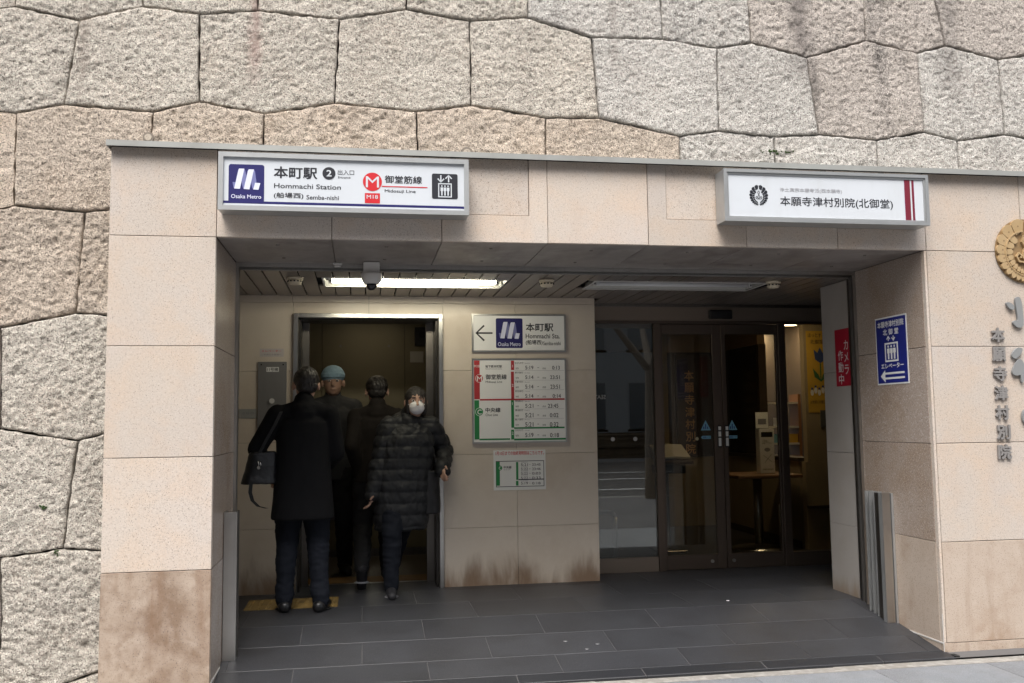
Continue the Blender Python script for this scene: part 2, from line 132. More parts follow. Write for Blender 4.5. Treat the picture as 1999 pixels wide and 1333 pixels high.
def stone_mat(name, base, warm, dark, k):
    def ex(H, c):
        # pale crystal flecks and dark pits at several sizes
        mp = H['N'].new('ShaderNodeMapping'); mp.inputs['Scale'].default_value = (1, 1, 1.35); H['Lk'](H['P'], mp.inputs[0]); v = mp.outputs[0]
        c = H['mix'](H['mul'](H['ramp'](H['noise'](34, 5, .8, .75, v), .50, .62), .22), c, [v_*.55 for v_ in base])
        c = H['mix'](H['mul'](H['ramp'](H['noise'](75, 4, .6, .75, v), .50, .60), .55), c, [min(.85, v_*1.5) for v_ in base])
        c = H['mix'](H['mul'](H['ramp'](H['noise'](95, 3, .5, .7, v), .53, .60), .62), c, [v_*.38 for v_ in base])
        c = H['mix'](H['mul'](H['ramp'](H['noise'](125, 3, 0, .7), .53, .60), .75), c, [min(.85, v_*1.55) for v_ in base])
        c = H['mix'](H['mul'](H['ramp'](H['noise'](150, 3, 0, .65), .55, .61), .9), c, (.07, .06, .055))
        for x0, z0, z1, wd, cl, am in ((3.40, 3.25, 5.0, .15, (.17, .15, .14), .7), (3.46, 3.0, 3.5, .05, (.10, .09, .08), .7), (.14, 3.05, 3.9, .06, (.36, .25, .22), .7), (2.2, 3.2, 4.2, .05, (.30, .26, .23), .5), (4.4, 3.1, 4.4, .12, (.26, .235, .215), .5), (-.75, 2.9, 3.8, .04, (.33, .27, .23), .4)):
            c = runoff(H, c, x0, z0, z1, wd, cl, am)
        return c
    return mat(name, base, .9, spec=.2, clouds=[(3.0, warm, .7), (1.3, [v*.8 for v in base], .4), (8, [v*1.12 for v in base], .4)], streak=(4, dark, k, (1, 1, .25)),
               bump=[(45, .008), (110, .009), (260, .006)], vary=.07, extra=ex)
STM = [stone_mat('rough_granite_warm', (.57, .48, .395), (.55, .425, .32), (.26, .20, .16), .35),
       stone_mat('rough_granite_beige', (.60, .535, .465), (.56, .47, .39), (.25, .21, .18), .45),
       stone_mat('rough_granite_grey', (.60, .555, .51), (.55, .49, .44), (.17, .15, .14), .65),
       stone_mat('rough_granite_dark', (.54, .485, .435), (.43, .375, .33), (.09, .085, .08), .95)]
floor_m = mat('dark_floor_granite', (.030, .031, .035), .42, grain=[(300, (.10, .10, .11), .6, .56), (260, (.02, .02, .024), .5, .58)], clouds=[(1.6, (.022, .022, .024), .6), (.7, (.042, .044, .049), .6), (5, (.018, .018, .019), .5)], bump=(300, .0004), streak=(2.5, (.052, .054, .06), .35, (.4, 1, 1)), vary=.13)
floor_dark = mat('black_threshold_granite', (.017, .018, .021), .45, grain=(300, (.09, .09, .1), .5, .57), vary=.06)
grout = mat('pale_grout', (.105, .10, .098), .9)
caulk = mat('white_caulk', (.62, .60, .57), .6)
pave = mat('grey_paving_granite', (.17, .18, .195), .8, grain=[(260, (.32, .33, .34), .6, .55), (220, (.14, .14, .15), .6, .57)], clouds=[(2, (.14, .14, .145), .7), (6, (.21, .215, .225), .5), (14, (.13, .13, .13), .35)], bump=(250, .001), vary=.07)
pave2 = mat('worn_cement_strip', (.24, .225, .205), .85, clouds=[(5, (.22, .20, .17), .8), (20, (.42, .40, .37), .6)], bump=(60, .003))
steel = mat('brushed_stainless_steel', (.55, .54, .52), .3, 1, clouds=(4, (.42, .41, .40), .5), streak=(60, (.42, .41, .39), .5, (1, 1, .02)))
steel_dk = mat('dull_dark_steel', (.20, .185, .17), .38, 1, streak=(60, (.12, .11, .10), .5, (1, 1, .02)))
alu = mat('satin_aluminium', (.50, .51, .51), .42, .75, clouds=(6, (.42, .43, .43), .5))
flash_m = mat('grey_painted_flashing', (.36, .365, .345), .45, .3, clouds=(4, (.28, .28, .26), .6))
bronze = mat('bronze_anodised_frame', (.135, .105, .085), .38, .7)
bronze_lt = mat('light_bronze_panel', (.30, .245, .20), .35, .6)
black = mat('black_plastic', (.012, .012, .013), .35)
rubber = mat('dark_gap', (.01, .01, .01), .9)
white = mat('white_sign_face', (.60, .63, .665), .35, clouds=(3, (.55, .575, .60), .5), streak=(16, (.53, .55, .56), .35, (1, 1, .15)))
white_board = mat('white_board_face', (.82, .82, .80), .4)
paper = mat('white_paper', (.75, .75, .73), .7)
cream = mat('cream_plastic', (.62, .55, .42), .45)
offwhite = mat('off_white_metal', (.60, .59, .57), .45)
navy = mat('navy_print', (.014, .013, .11), .4)
blue_s = mat('blue_sign', (.014, .022, .20), .35)
lav = mat('ribbon_light', (.66, .68, .82), .5)
lav2 = mat('ribbon_shade', (.16, .17, .36), .5)
ink = mat('black_print', (.012, .013, .02), .5)
ink2 = mat('grey_print', (.20, .20, .22), .5)
redp = mat('red_print', (.55, .012, .02), .45)
maroon = mat('maroon_print', (.17, .012, .028), .45)
maroon2 = mat('dark_maroon_print', (.22, .02, .10), .45)
redt = mat('dull_red_print', (.42, .03, .035), .5)
greenp = mat('green_print', (.015, .22, .06), .5)
red_s = mat('red_sticker', (.40, .008, .03), .4)
lblue = mat('light_blue_sticker', (.20, .45, .60), .5)
gold = mat('brushed_gold', (.52, .37, .20), .5, .35, clouds=(5, (.42, .28, .13), .5))
gold_dk = mat('gold_shadow_plate', (.30, .20, .10), .6, .3)  # darker copy of the gold, painting in the shade between the petals
letter_m = mat('dull_metal_letters', (.27, .255, .245), .5, .25)
brush_m = mat('grey_painted_letters', (.23, .235, .235), .5)
yellow = mat('yellow_tactile', (.27, .175, .05), .7, clouds=(8, (.17, .115, .045), .8))
glass = None
def glass_mat(name, tint, refl):
    m = bpy.data.materials.new(name); m.use_nodes = True; n = m.node_tree; N = n.nodes; N.clear()
    o = N.new('ShaderNodeOutputMaterial'); t = N.new('ShaderNodeBsdfTransparent'); t.inputs[0].default_value = (*tint, 1)
    g = N.new('ShaderNodeBsdfGlossy'); g.inputs['Roughness'].default_value = .01; g.inputs[0].default_value = (.9, .93, .92, 1)
    fr = N.new('ShaderNodeFresnel'); fr.inputs[0].default_value = 1.52
    k = N.new('ShaderNodeMath'); k.operation = 'MULTIPLY_ADD'; k.inputs[1].default_value = 1.0; k.inputs[2].default_value = refl; k.use_clamp = True
    x = N.new('ShaderNodeMixShader'); n.links.new(fr.outputs[0], k.inputs[0]); n.links.new(k.outputs[0], x.inputs[0])
    n.links.new(t.outputs[0], x.inputs[1]); n.links.new(g.outputs[0], x.inputs[2]); n.links.new(x.outputs[0], o.inputs[0]); return m
glass = glass_mat('clear_door_glass', (.80, .81, .79), -.012)
glass_side = glass_mat('reflective_side_glass', (.55, .56, .54), .10)
mirror = mat('mirror', (.75, .76, .76), .03, 1)
# ---------------------------------------------------------------- object helpers
ORG = {}
def finish(name, me, m, parent, smooth=False, kind=None):
    if m: me.materials.append(m)
    if smooth:
        me.polygons.foreach_set('use_smooth', [True]*len(me.polygons))
    o = bpy.data.objects.new(name, me); COL.objects.link(o)
    if parent: o.parent = parent
    if kind: o['kind'] = kind
    ORG[o.name] = ORG[parent.name] if parent else Vector((0, 0, 0))
    return o
def mesh(name, vs, fs, m, parent=None, smooth=False, kind=None):
    O = ORG[parent.name] if parent else Vector((0, 0, 0))
    me = bpy.data.meshes.new(name); me.from_pydata([(v[0]-O.x, v[1]-O.y, v[2]-O.z) for v in vs], [], fs); me.update()
    return finish(name, me, m, parent, smooth, kind)
def bmo(name, bm, m, parent=None, smooth=False, kind=None):
    O = ORG[parent.name] if parent else Vector((0, 0, 0))
    bmesh.ops.translate(bm, verts=bm.verts, vec=-O); bmesh.ops.recalc_face_normals(bm, faces=bm.faces)
    me = bpy.data.meshes.new(name); bm.to_mesh(me); bm.free()
    return finish(name, me, m, parent, smooth, kind)
def thing(name, label, cat, loc=(0, 0, 0), group=None):
    o = bpy.data.objects.new(name, None); COL.objects.link(o); o.location = loc; o.empty_display_size = .1
    o['label'] = label; o['category'] = cat
    if group: o['group'] = group
    ORG[o.name] = Vector(loc); return o
def tag(o, label, cat, group=None):
    o['label'] = label; o['category'] = cat
    if group: o['group'] = group
    return o
def bbox_bm(bm, x0, x1, y0, y1, z0, z1, bev=0, zf=None):
    if x0 > x1: x0, x1 = x1, x0
    if y0 > y1: y0, y1 = y1, y0
    r = bmesh.ops.create_cube(bm, size=1); vs = r['verts']
    for v in vs:
        v.co = Vector((x0+(v.co.x+.5)*(x1-x0), y0+(v.co.y+.5)*(y1-y0), z0+(v.co.z+.5)*(z1-z0)))
    if bev:
        es = list({e for v in vs for e in v.link_edges})
        r2 = bmesh.ops.bevel(bm, geom=es, offset=bev, segments=1, affect='EDGES', profile=.7)
        vs = [v for v in r2['verts']]
    if zf:
        for v in vs: v.co.z += zf(v.co.y)
def box(name, x0, x1, y0, y1, z0, z1, m, parent=None, bev=0, kind=None, zf=None):
    bm = bmesh.new(); bbox_bm(bm, x0, x1, y0, y1, z0, z1, bev, zf); return bmo(name, bm, m, parent, False, kind)
def cyl_bm(bm, p0, p1, r0, r1=None, n=16, caps=True):
    p0, p1 = Vector(p0), Vector(p1); d = p1-p0; r1 = r0 if r1 is None else r1
    Mx = Matrix.Translation((p0+p1)/2) @ d.to_track_quat('Z', 'Y').to_matrix().to_4x4()
    return bmesh.ops.create_cone(bm, cap_ends=caps, segments=n, radius1=r0, radius2=r1, depth=d.length, matrix=Mx)
def cyl(name, p0, p1, r, m, parent=None, r1=None, n=20):
    bm = bmesh.new(); cyl_bm(bm, p0, p1, r, r1, n); o = bmo(name, bm, m, parent)
    for p in o.data.polygons: p.use_smooth = len(p.vertices) == 4
    return o
def lathe(name, c, prof, m, parent=None, n=28):
    vs, fs = [], []
    for r, z in prof:
        for i in range(n): a = 2*math.pi*i/n; vs.append((c[0]+r*math.cos(a), c[1]+r*math.sin(a), c[2]+z))
    for j in range(len(prof)-1):
        for i in range(n): fs.append((j*n+i, j*n+(i+1) % n, (j+1)*n+(i+1) % n, (j+1)*n+i))
    fs.append(tuple(range(n))[::-1]); fs.append(tuple((len(prof)-1)*n+i for i in range(n)))
    return mesh(name, vs, fs, m, parent, True)
def tube_bm(bm, pts, r, n=10):
    for a, b in zip(pts[:-1], pts[1:]): cyl_bm(bm, a, b, r, n=n)
    for p in pts[1:-1]: bmesh.ops.create_uvsphere(bm, u_segments=n, v_segments=6, radius=r, matrix=Matrix.Translation(p))
class Frame:
    def __init__(s, O, U, V): s.O, s.U, s.V = Vector(O), Vector(U), Vector(V); s.N = s.U.cross(s.V)
    def __call__(s, u, v, w=0): return s.O+s.U*u+s.V*v+s.N*w
def front(y): return Frame((0, y, 0), (1, 0, 0), (0, 0, 1))          # faces -y
def leftward(x): return Frame((x, 0, 0), (0, -1, 0), (0, 0, 1))      # faces -x, u = -y
def plate(name, F, polys, w, t, m, parent, kind=None):
    """flat shapes (one or many outlines) t thick standing w proud of frame F"""
    vs, fs = [], []
    for poly in polys:
        a = sum(poly[i][0]*poly[(i+1) % len(poly)][1]-poly[(i+1) % len(poly)][0]*poly[i][1] for i in range(len(poly)))
        if a < 0: poly = poly[::-1]
        n = len(poly); b = len(vs)
        vs += [F(u, v, w+t) for u, v in poly]+[F(u, v, w) for u, v in poly]
        if n > 4:
            tri = geometry.tessellate_polygon([[Vector((u, v, 0)) for u, v in poly]])
            for t3 in tri:
                p = [poly[i] for i in t3]; ar = (p[1][0]-p[0][0])*(p[2][1]-p[0][1])-(p[2][0]-p[0][0])*(p[1][1]-p[0][1])
                fs.append(tuple(b+i for i in (t3 if ar > 0 else t3[::-1])))
        else: fs.append(tuple(b+i for i in range(n)))
        for i in range(n): j = (i+1) % n; fs.append((b+j, b+i, b+n+i, b+n+j))
    return mesh(name, vs, fs, m, parent, False, kind)
def rect(r): return [(r[0], r[1]), (r[2], r[1]), (r[2], r[3]), (r[0], r[3])]
def rrect(r, q, corners=(1, 1, 1, 1), n=5):
    out = []
    for k, (cx, cy, a0) in enumerate([(r[2], r[3], 0), (r[0], r[3], 90), (r[0], r[1], 180), (r[2], r[1], 270)]):
        if not corners[k]: out.append((cx, cy)); continue
        ox, oy = cx+(-q if k in (0, 3) else q), cy+(-q if k in (0, 1) else q)
        for i in range(n+1): a = math.radians(a0+90*i/n); out.append((ox+q*math.cos(a), oy+q*math.sin(a)))
    return out
def ell(cx, cy, rx, ry=None, n=40): ry = ry or rx; return [(cx+rx*math.cos(2*math.pi*i/n), cy+ry*math.sin(2*math.pi*i/n)) for i in range(n)]
def stroke(pts, wd):
    """outline of a polyline with width(s) wd"""
    if not isinstance(wd, (list, tuple)): wd = [wd]*len(pts)
    L, R = [], []
    for i, p in enumerate(pts):
        a = pts[max(0, i-1)]; b = pts[min(len(pts)-1, i+1)]; dx, dy = b[0]-a[0], b[1]-a[1]; l = math.hypot(dx, dy) or 1
        nx, ny = -dy/l*wd[i]/2, dx/l*wd[i]/2; L.append((p[0]+nx, p[1]+ny)); R.append((p[0]-nx, p[1]-ny))
    return L+R[::-1]
def text(body, F, r, w, m, parent, bold=0, ext=0, name='lettering', keep=False, mirror=False):
    """flat lettering fitted into the rectangle r=(u0,v0,u1,v1) of frame F"""
    c = bpy.data.curves.new(name, 'FONT'); c.body = body; c.size = 1; c.resolution_u = 3; c.extrude = 0
    o = bpy.data.objects.new(name, c); COL.objects.link(o)
    dg = bpy.context.evaluated_depsgraph_get(); me0 = bpy.data.meshes.new_from_object(o.evaluated_get(dg)); bpy.data.objects.remove(o); bpy.data.curves.remove(c)
    V0 = [v.co.copy() for v in me0.vertices]; F0 = [tuple(p.vertices) for p in me0.polygons]; bpy.data.meshes.remove(me0)
    V, Fc, dw = [], [], []                                # heavier strokes: the outline laid down several times, slightly shifted
    k_ = bold*.9 if ord(body[0]) > 0x2fff or (len(body) > 2 and ord(body[1]) > 0x2fff) else bold*.6
    for q, (dx, dy) in enumerate(((0, 0), (k_, k_*.3), (-k_, -k_*.3), (k_*.3, -k_), (-k_*.3, k_)) if bold > 0 else ((0, 0),)):
        b0 = len(V); V += [Vector((v.x+dx, v.y+dy, 0)) for v in V0]; Fc += [tuple(b0+i for i in f) for f in F0]; dw += [q*.00006]*len(V0)
    x0, x1 = min(v.x for v in V), max(v.x for v in V); y0, y1 = min(v.y for v in V), max(v.y for v in V)
    sx, sy = (r[2]-r[0])/(x1-x0), (r[3]-r[1])/(y1-y0); ou, ov = r[0], r[1]
    if keep: s = min(sx, sy); ou += (r[2]-r[0]-(x1-x0)*s)/2; ov += (r[3]-r[1]-(y1-y0)*s)/2; sx = sy = s
    mp = (lambda x: r[2]-(x-x0)*sx) if mirror else (lambda x: ou+(x-x0)*sx)
    vs = [F(mp(v.x), ov+(v.y-y0)*sy, w+ext+d_) for v, d_ in zip(V, dw)]
    if not ext: return mesh(name, vs, Fc, m, parent)
    n = len(vs); vs += [F(mp(v.x), ov+(v.y-y0)*sy, w) for v in V]
    cnt = {}
    for f in Fc:
        for i in range(len(f)): cnt[(f[i], f[(i+1) % len(f)])] = 1
    side = [(b, a, a+n, b+n) for a, b in cnt if (b, a) not in cnt]
    return mesh(name, vs, Fc+side, m, parent)
def dup(root, loc, label=None):
    c = root.copy(); COL.objects.link(c); c.location = loc; ORG[c.name] = Vector(loc)
    if label: c['label'] = label
    for ch in [x for x in SC.objects if x.parent == root]:
        k = ch.copy(); COL.objects.link(k); k.parent = c
        for g in [x for x in SC.objects if x.parent == ch]:
            q = g.copy(); COL.objects.link(q); q.parent = k
    return c
# ---------------------------------------------------------------- numpy noise
LAT = np.random.RandomState(3).rand(256, 256)
def vnoise(x, y):
    xi, yi = np.floor(x).astype(int), np.floor(y).astype(int); fx, fy = x-xi, y-yi; fx, fy = fx*fx*(3-2*fx), fy*fy*(3-2*fy)
    a, b, c, d = LAT[xi % 256, yi % 256], LAT[(xi+1) % 256, yi % 256], LAT[xi % 256, (yi+1) % 256], LAT[(xi+1) % 256, (yi+1) % 256]
    return (a*(1-fx)+b*fx)*(1-fy)+(c*(1-fx)+d*fx)*fy
def fbm(x, y, o=3):
    s, k, t = 0, 1, 0
    for i in range(o): s = s+k*vnoise(x*2**i+17*i, y*2**i+31*i); t += k; k *= .55
    return s/t
# ================================================================ ground and street
XR = 3.911; XL = -.515; ZS = 2.203; ZT = 2.655
def zf(y): return -.047+.155*y if y < .852 else .085
fl = thing('entrance_floor', '', '', (2, 1, 0)); del fl['label']; del fl['category']; fl['kind'] = 'structure'
mesh('grout_bed', [(x, y, zf(min(y, .852))-.0025) for y in (-.075, .852, 2.2) for x in (-.3, 5.4)], [(0, 1, 3, 2), (2, 3, 5, 4)], grout, fl)
rows = [(.022, .25, .38), (.25, .55, .04), (.55, .852, .39), (.852, 1.34, .04), (1.34, 1.80, .39), (1.80, 2.26, .04)]
for a, b, ph in rows:
    x = ph-.69*2
    while x < 5.3:
        x0, x1 = max(x, -.3), min(x+.69, 5.3)
        if x1-x0 > .02:
            bm = bmesh.new(); bbox_bm(bm, x0+.0014, x1-.0014, a+.0014, b-.0014, -.03, 0, .001, zf); bmo('floor_tile', bm, floor_m, fl)
        x += .69
x = 2.176-.664*5
while x < 3.9:
    box('threshold_slab', max(x, -.02)+.0015, min(x+.664, 3.93)-.0015, -.075, .0205, -.03, 0, floor_dark, fl, .003, zf=zf) if x+.664 > 0 else None
    x += .664
lb = []
box('grating_slot', 3.925, 3.955, -.07, -.02, -.068, -.052, rubber, fl)
box('street_drain_gap', 1.9, 3.2, -.086, -.076, -.0705, -.0665, rubber, fl)
sw = thing('sidewalk', '', '', (2, -1, 0)); del sw['label']; del sw['category']; sw['kind'] = 'structure'
box('sidewalk_bed', -12, 16, -6.4, .12, -.12, -.0745, pave2, sw)
box('worn_cement_strip', -4, 8, -.165, -.0765, -.1, -.0702, pave2, sw)
for j in range(4):
    y1 = -.168-j*.42
    x = -1.9+(.33 if j % 2 else 0)
    while x < 6.2:
        box('paving_slab', x+.002, x+.66-.002, y1-.42+.002, y1-.002, -.1, -.0705, pave, sw, .0015); x += .66
box('far_sidewalk_paving', -12, 16, -6.4, -1.86, -.1, -.0709, mat('dark_worn_paving', (.10, .10, .105), .8, clouds=(2, (.075, .075, .08), .7)), sw)
asphalt = mat('asphalt', (.05, .05, .052), .85, grain=(120, (.12, .12, .12), .5, .56), bump=(90, .004))
o = box('road', -45, 50, -22, -6.55, -.4, -.2, asphalt); o['kind'] = 'structure'
kerb = mat('kerb_stone', (.32, .31, .29), .8, clouds=(3, (.25, .24, .22), .6))
kb = box('kerb', -45, 50, -6.55, -6.4, -.35, -.072, kerb, bev=.01); kb['kind'] = 'structure'
g = box('ground', -120, 120, -140, 60, -1.2, -.5, asphalt); g['kind'] = 'structure'
box('far_pavement', -45, 50, -27.9, -22, -.4, -.08, pave, None, kind='structure')
paint = mat('white_road_paint', (.72, .72, .70), .6, clouds=(6, (.5, .5, .48), .5))
for y in (-7.1, -9.8, -13.1, -15.9):
    l = box('road_marking', -40, 45, y-.08, y+.08, -.1975, -.196, paint, None, kind='structure')
hm = mat('dark_hedge', (.05, .035, .02), .9, clouds=(3, (.09, .06, .03), .8), bump=(12, .08))
hb = bmesh.new(); bbox_bm(hb, -40, 45, -22.9, -22.2, -.1, .75)
for e in range(2): bmesh.ops.subdivide_edges(hb, edges=hb.edges[:], cuts=3, use_grid_fill=True)
for v in hb.verts: v.co += Vector((rng.uniform(-.1, .1), rng.uniform(-.08, .08), rng.uniform(-.08, .1)))
tag(bmo('hedge', hb, hm), 'low brown hedge along the opposite side of the street', 'hedge')
# buildings opposite (seen only in reflections)
bw = mat('office_wall', (.24, .22, .20), .7, clouds=(.5, (.27, .25, .23), .5)); wg = mat('dark_window_glass', (.05, .06, .07), .1)
def office(x0, x1, h, lab, m):
    b = thing('office_building', lab, 'building', (x0, -28, -.1), 'office buildings across the street')
    box('wall', x0, x1, -40, -28, -.1, h, m, b)
    nx = int((x1-x0)/2.6); nz = int(h/3.3)
    bm = bmesh.new(); bf = bmesh.new()
    for i in range(nx):
        for j in range(nz):
            a = x0+(i+.5)*(x1-x0)/nx; z = .9+j*3.3
            bbox_bm(bm, a-.85, a+.85, -28.02, -27.96, z, z+1.9)
            bbox_bm(bf, a-.95, a+.95, -28.12, -28.0, z-.12, z-.02)
    w = bmo('window', bm, wg, b); w['kind'] = 'stuff'; s = bmo('window_sill', bf, kerb, b); s['kind'] = 'stuff'
office(-44, -22, 26, 'tallest beige office building across the street far left', bw)
office(-21.5, -3, 19, 'mid rise office building across the street left of centre', mat('office_wall_brown', (.22, .18, .15), .7))
office(-2.5, 14, 23, 'grey office building across the street facing the entrance', mat('office_wall_grey', (.17, .175, .18), .7))
office(14.5, 38, 21, 'pale office building across the street far right', mat('office_wall_pale', (.28, .26, .24), .7))
# bare street tree near the kerb, seen reflected in the glass
bark = mat('grey_bark', (.14, .12, .10), .9, bump=(30, .01))
tr = thing('street_tree', 'bare winter tree at the kerb reflected in the glass screen', 'tree', (5.6, -7.6+1.6, -.07))
bm = bmesh.new(); R2 = random.Random(5)
def branch(p, d, l, r, dep):
    q = p+d*l; cyl_bm(bm, p, q, r, r*.7, 7)
    if dep:
        for k in range(3 if dep > 1 else 2):
            nd = (d+Vector((R2.uniform(-.7, .7), R2.uniform(-.7, .7), R2.uniform(-.05, .45)))).normalized(); branch(q, nd, l*R2.uniform(.6, .8), r*.62, dep-1)
cyl_bm(bm, (5.6, -6, -.1), (5.65, -6.02, 2.1), .13, .11, 12); t0 = bmo('trunk', bm, bark, tr)
bm = bmesh.new()
for a in range(4): branch(Vector((5.65, -6.02, 2.05)), Vector((math.cos(a*1.6), math.sin(a*1.6), 1.3)).normalized(), 1.2, .07, 4)
bmo('limbs', bm, bark, tr)
# ================================================================ rough stone wall
Y0, SL = .10, .07
sw_t = thing('stone_wall', 'tall wall of rough hewn polygonal granite blocks above and beside the portal', 'stone wall', (0, .2, -.07))
bk = [(XL-5.0, 9.0)]
djm = mat('deep_joint', (.045, .035, .03), .95)
def sy(z, d): return Y0+SL*z+d
for x0, x1, z0, z1 in ((-4.2, -.06, -.2, 6.5), (-.06, 8.5, 2.45, 6.5), (4.0, 8.5, -.2, 2.45)):
    mesh('joint_backing', [(x0, sy(z0, .045), z0), (x1, sy(z0, .045), z0), (x1, sy(z1, .045), z1), (x0, sy(z1, .045), z1), (x0, .95, z0), (x1, .95, z0), (x1, .95, z1), (x0, .95, z1)], [(0, 1, 2, 3), (5, 4, 7, 6), (3, 2, 6, 7), (1, 0, 4, 5), (4, 0, 3, 7), (1, 5, 6, 2)], djm, sw_t)
def stone(poly, i):
    cx, cz = sum(p[0] for p in poly)/len(poly), sum(p[1] for p in poly)/len(poly); px, py = PXC[i]
    vis = -60 < px < 2080 and -90 < py < 1400; step = .0095 if vis else .035
    a = sum(poly[k][0]*poly[(k+1) % len(poly)][1]-poly[(k+1) % len(poly)][0]*poly[k][1] for k in range(len(poly)))
    if a < 0: poly = poly[::-1]
    n = len(poly); gap = .0032; ins = []
    for k in range(n):                                   # inset each corner
        p0, p1, p2 = [Vector(poly[(k+d) % n]) for d in (-1, 0, 1)]
        d0, d1 = (p1-p0).normalized(), (p2-p1).normalized(); n0, n1 = Vector((-d0.y, d0.x)), Vector((-d1.y, d1.x))
        b = (n0+n1); b = b/max(.3, b.dot(n0)); ins.append(p1+b*gap)
    ring = []
    for k in range(n):
        p, q = ins[k], ins[(k+1) % n]; L = (q-p).length; m_ = max(1, int(L/(step*1.1)))
        nr = Vector((-(q-p).y, (q-p).x)).normalized()
        for t in range(m_):
            s = t/m_; w = math.sin(math.pi*s)**.4 if m_ > 1 else 0
            g = p.lerp(q, s); j = (float(vnoise(np.array(g.x*28+i*3.1), np.array(g.y*28)))-.35)*.011*w
            ring.append(g+nr*j)
    xs = [p.x for p in ring]; zs = [p.y for p in ring]
    gx, gz = np.meshgrid(np.arange(min(xs), max(xs), step), np.arange(min(zs), max(zs), step*.9)); rs = np.random.RandomState(i)
    gx = (gx+(np.arange(gx.shape[0]) % 2)[:, None]*step*.5+rs.uniform(-.25, .25, gx.shape)*step).ravel(); gz = (gz+rs.uniform(-.25, .25, gz.shape)*step).ravel()
    RX = np.array(xs); RZ = np.array(zs); RX2, RZ2 = np.roll(RX, -1), np.roll(RZ, -1)
    def edist(X, Z):
        P = np.array([[v.x, v.y] for v in ins]); D = np.full(X.shape, 1e9)
        for k in range(n):
            a_, b_ = P[k], P[(k+1) % n]; ab = b_-a_; t = np.clip(((X-a_[0])*ab[0]+(Z-a_[1])*ab[1])/(ab@ab), 0, 1)
            D = np.minimum(D, np.hypot(X-a_[0]-t*ab[0], Z-a_[1]-t*ab[1]))
        return D
    inside = np.zeros(gx.shape, bool)
    for k in range(len(RX)):
        c = ((RZ[k] > gz) != (RZ2[k] > gz)); xx = (RX2[k]-RX[k])*(gz-RZ[k])/((RZ2[k]-RZ[k]) or 1e-9)+RX[k]; inside ^= (c & (gx < xx))
    de = edist(gx, gz); keep = inside & (de > step*.6); gx, gz = gx[keep], gz[keep]
    nb = len(ring); pts = [Vector((p.x, p.y)) for p in ring]+[Vector((float(a_), float(b_))) for a_, b_ in zip(gx, gz)]
    vv, _, ff, _, _, _ = geometry.delaunay_2d_cdt(pts, [(k, (k+1) % nb) for k in range(nb)], [], 1, 1e-6)
    X = np.array([v.x for v in vv]); Z = np.array([v.y for v in vv]); D = edist(X, Z)
    o_ = i*7.3
    lump = fbm(X*3.2+o_, Z*3.2, 2)-.5; med = fbm(X*16+o_, Z*18+o_, 3); fine = fbm(X*42+o_, Z*48, 2)
    pit = np.clip((.46-med)/.2, 0, 1)
    fin2 = fbm(X*85+o_, Z*95, 1)
    rk = .6+.8*rs.rand(); an = rs.uniform(-.8, .8); sv = fbm((X*math.cos(an)+Z*math.sin(an))*14+o_, (Z*math.cos(an)-X*math.sin(an))*34, 2)-.5
    h = lump*.012+rk*((med-.5)*.007-pit*.002+(fine-.5)*.008-np.clip((.40-fine)/.2, 0, 1)*.004+sv*.007)+(fin2-.5)*.009
    edge = np.clip(D/.008, 0, 1); edge = edge*edge*(3-2*edge)
    Y = Y0+SL*Z-(h*(.5+.5*edge)+.004*edge+rng.uniform(-.004, .007))
    Y = np.where(D < .004, Y+.003, Y)
    vs = [(float(a_), float(b_), float(c_)) for a_, b_, c_ in zip(X, Y, Z)]; fs = [tuple(f)[::-1] for f in ff]
    # sides: boundary vertices pushed back
    ec = {}
    for f in fs:
        for k in range(len(f)): e = (f[k], f[(k+1) % len(f)]); ec[e] = 1
    bd = [e for e in ec if (e[1], e[0]) not in ec]; mpb = {}
    for e in bd:
        for v in e:
            if v not in mpb: mpb[v] = len(vs); vs.append((vs[v][0], vs[v][1]+.05, vs[v][2]))
    fs += [(a_, mpb[a_], mpb[b_], b_) for a_, b_ in bd]
    row_c = py > 215 and py < 330; dark = (px > 1450 and py < 100) or (1560 < px < 1800 and py < 260)
    m = STM[3] if dark else STM[0] if (row_c or (px < 300 and 215 < py < 640)) else STM[2] if px > 1080 else STM[1]
    if i in (10,): m = STM[1]
    return mesh('stone', vs, fs, m, sw_t, vis)
for i, p in enumerate(STONES): stone(p, i)
# round repair plugs in the stones above the flashing
plug_m = mat('round_mortar_plug', (.44, .38, .31), .9, grain=(200, (.15, .13, .11), .6, .55), bump=(60, .004))
ring_m = mat('plug_groove', (.20, .17, .14), .95)
for x, z, m_ in ((-.40, 2.79, .030), (1.31, 2.765, .036), (2.975, 2.74, .036), (3.70, 2.725, .032)):
    y = Y0+SL*z-.016; bm = bmesh.new(); bmesh.ops.create_cone(bm, cap_ends=True, segments=18, radius1=m_*.72, radius2=m_*.6, depth=.02, matrix=Matrix.Translation((x, y, z)) @ Matrix.Rotation(math.pi/2, 4, 'X'))
    pg = bmo('round_plug', bm, plug_m, sw_t)
    bm = bmesh.new(); bmesh.ops.create_cone(bm, cap_ends=True, segments=18, radius1=m_, radius2=m_*.95, depth=.016, matrix=Matrix.Translation((x, y+.001, z)) @ Matrix.Rotation(math.pi/2, 4, 'X')); bmo('plug_ring', bm, ring_m, pg)
moss = mat('green_moss', (.03, .06, .012), .95, bump=(80, .006))
def mossy(x, z, r, sx, n):
    bm = bmesh.new()
    for k in range(n):
        a, b = rng.gauss(0, sx), rng.gauss(0, .006); bmesh.ops.create_icosphere(bm, subdivisions=1, radius=r*rng.uniform(.5, 1), matrix=Matrix.Translation((x+a, Y0+SL*z-.004, z+b)))
    o = bmo('moss', bm, moss, sw_t); o['kind'] = 'stuff'
mossy(3.20, 2.845, .007, .05, 50); mossy(-.83, .86, .006, .008, 14); mossy(-.745, .075+.52, .006, .008, 0) if 0 else None
mossy(-.76, .64, .006, .006, 10)
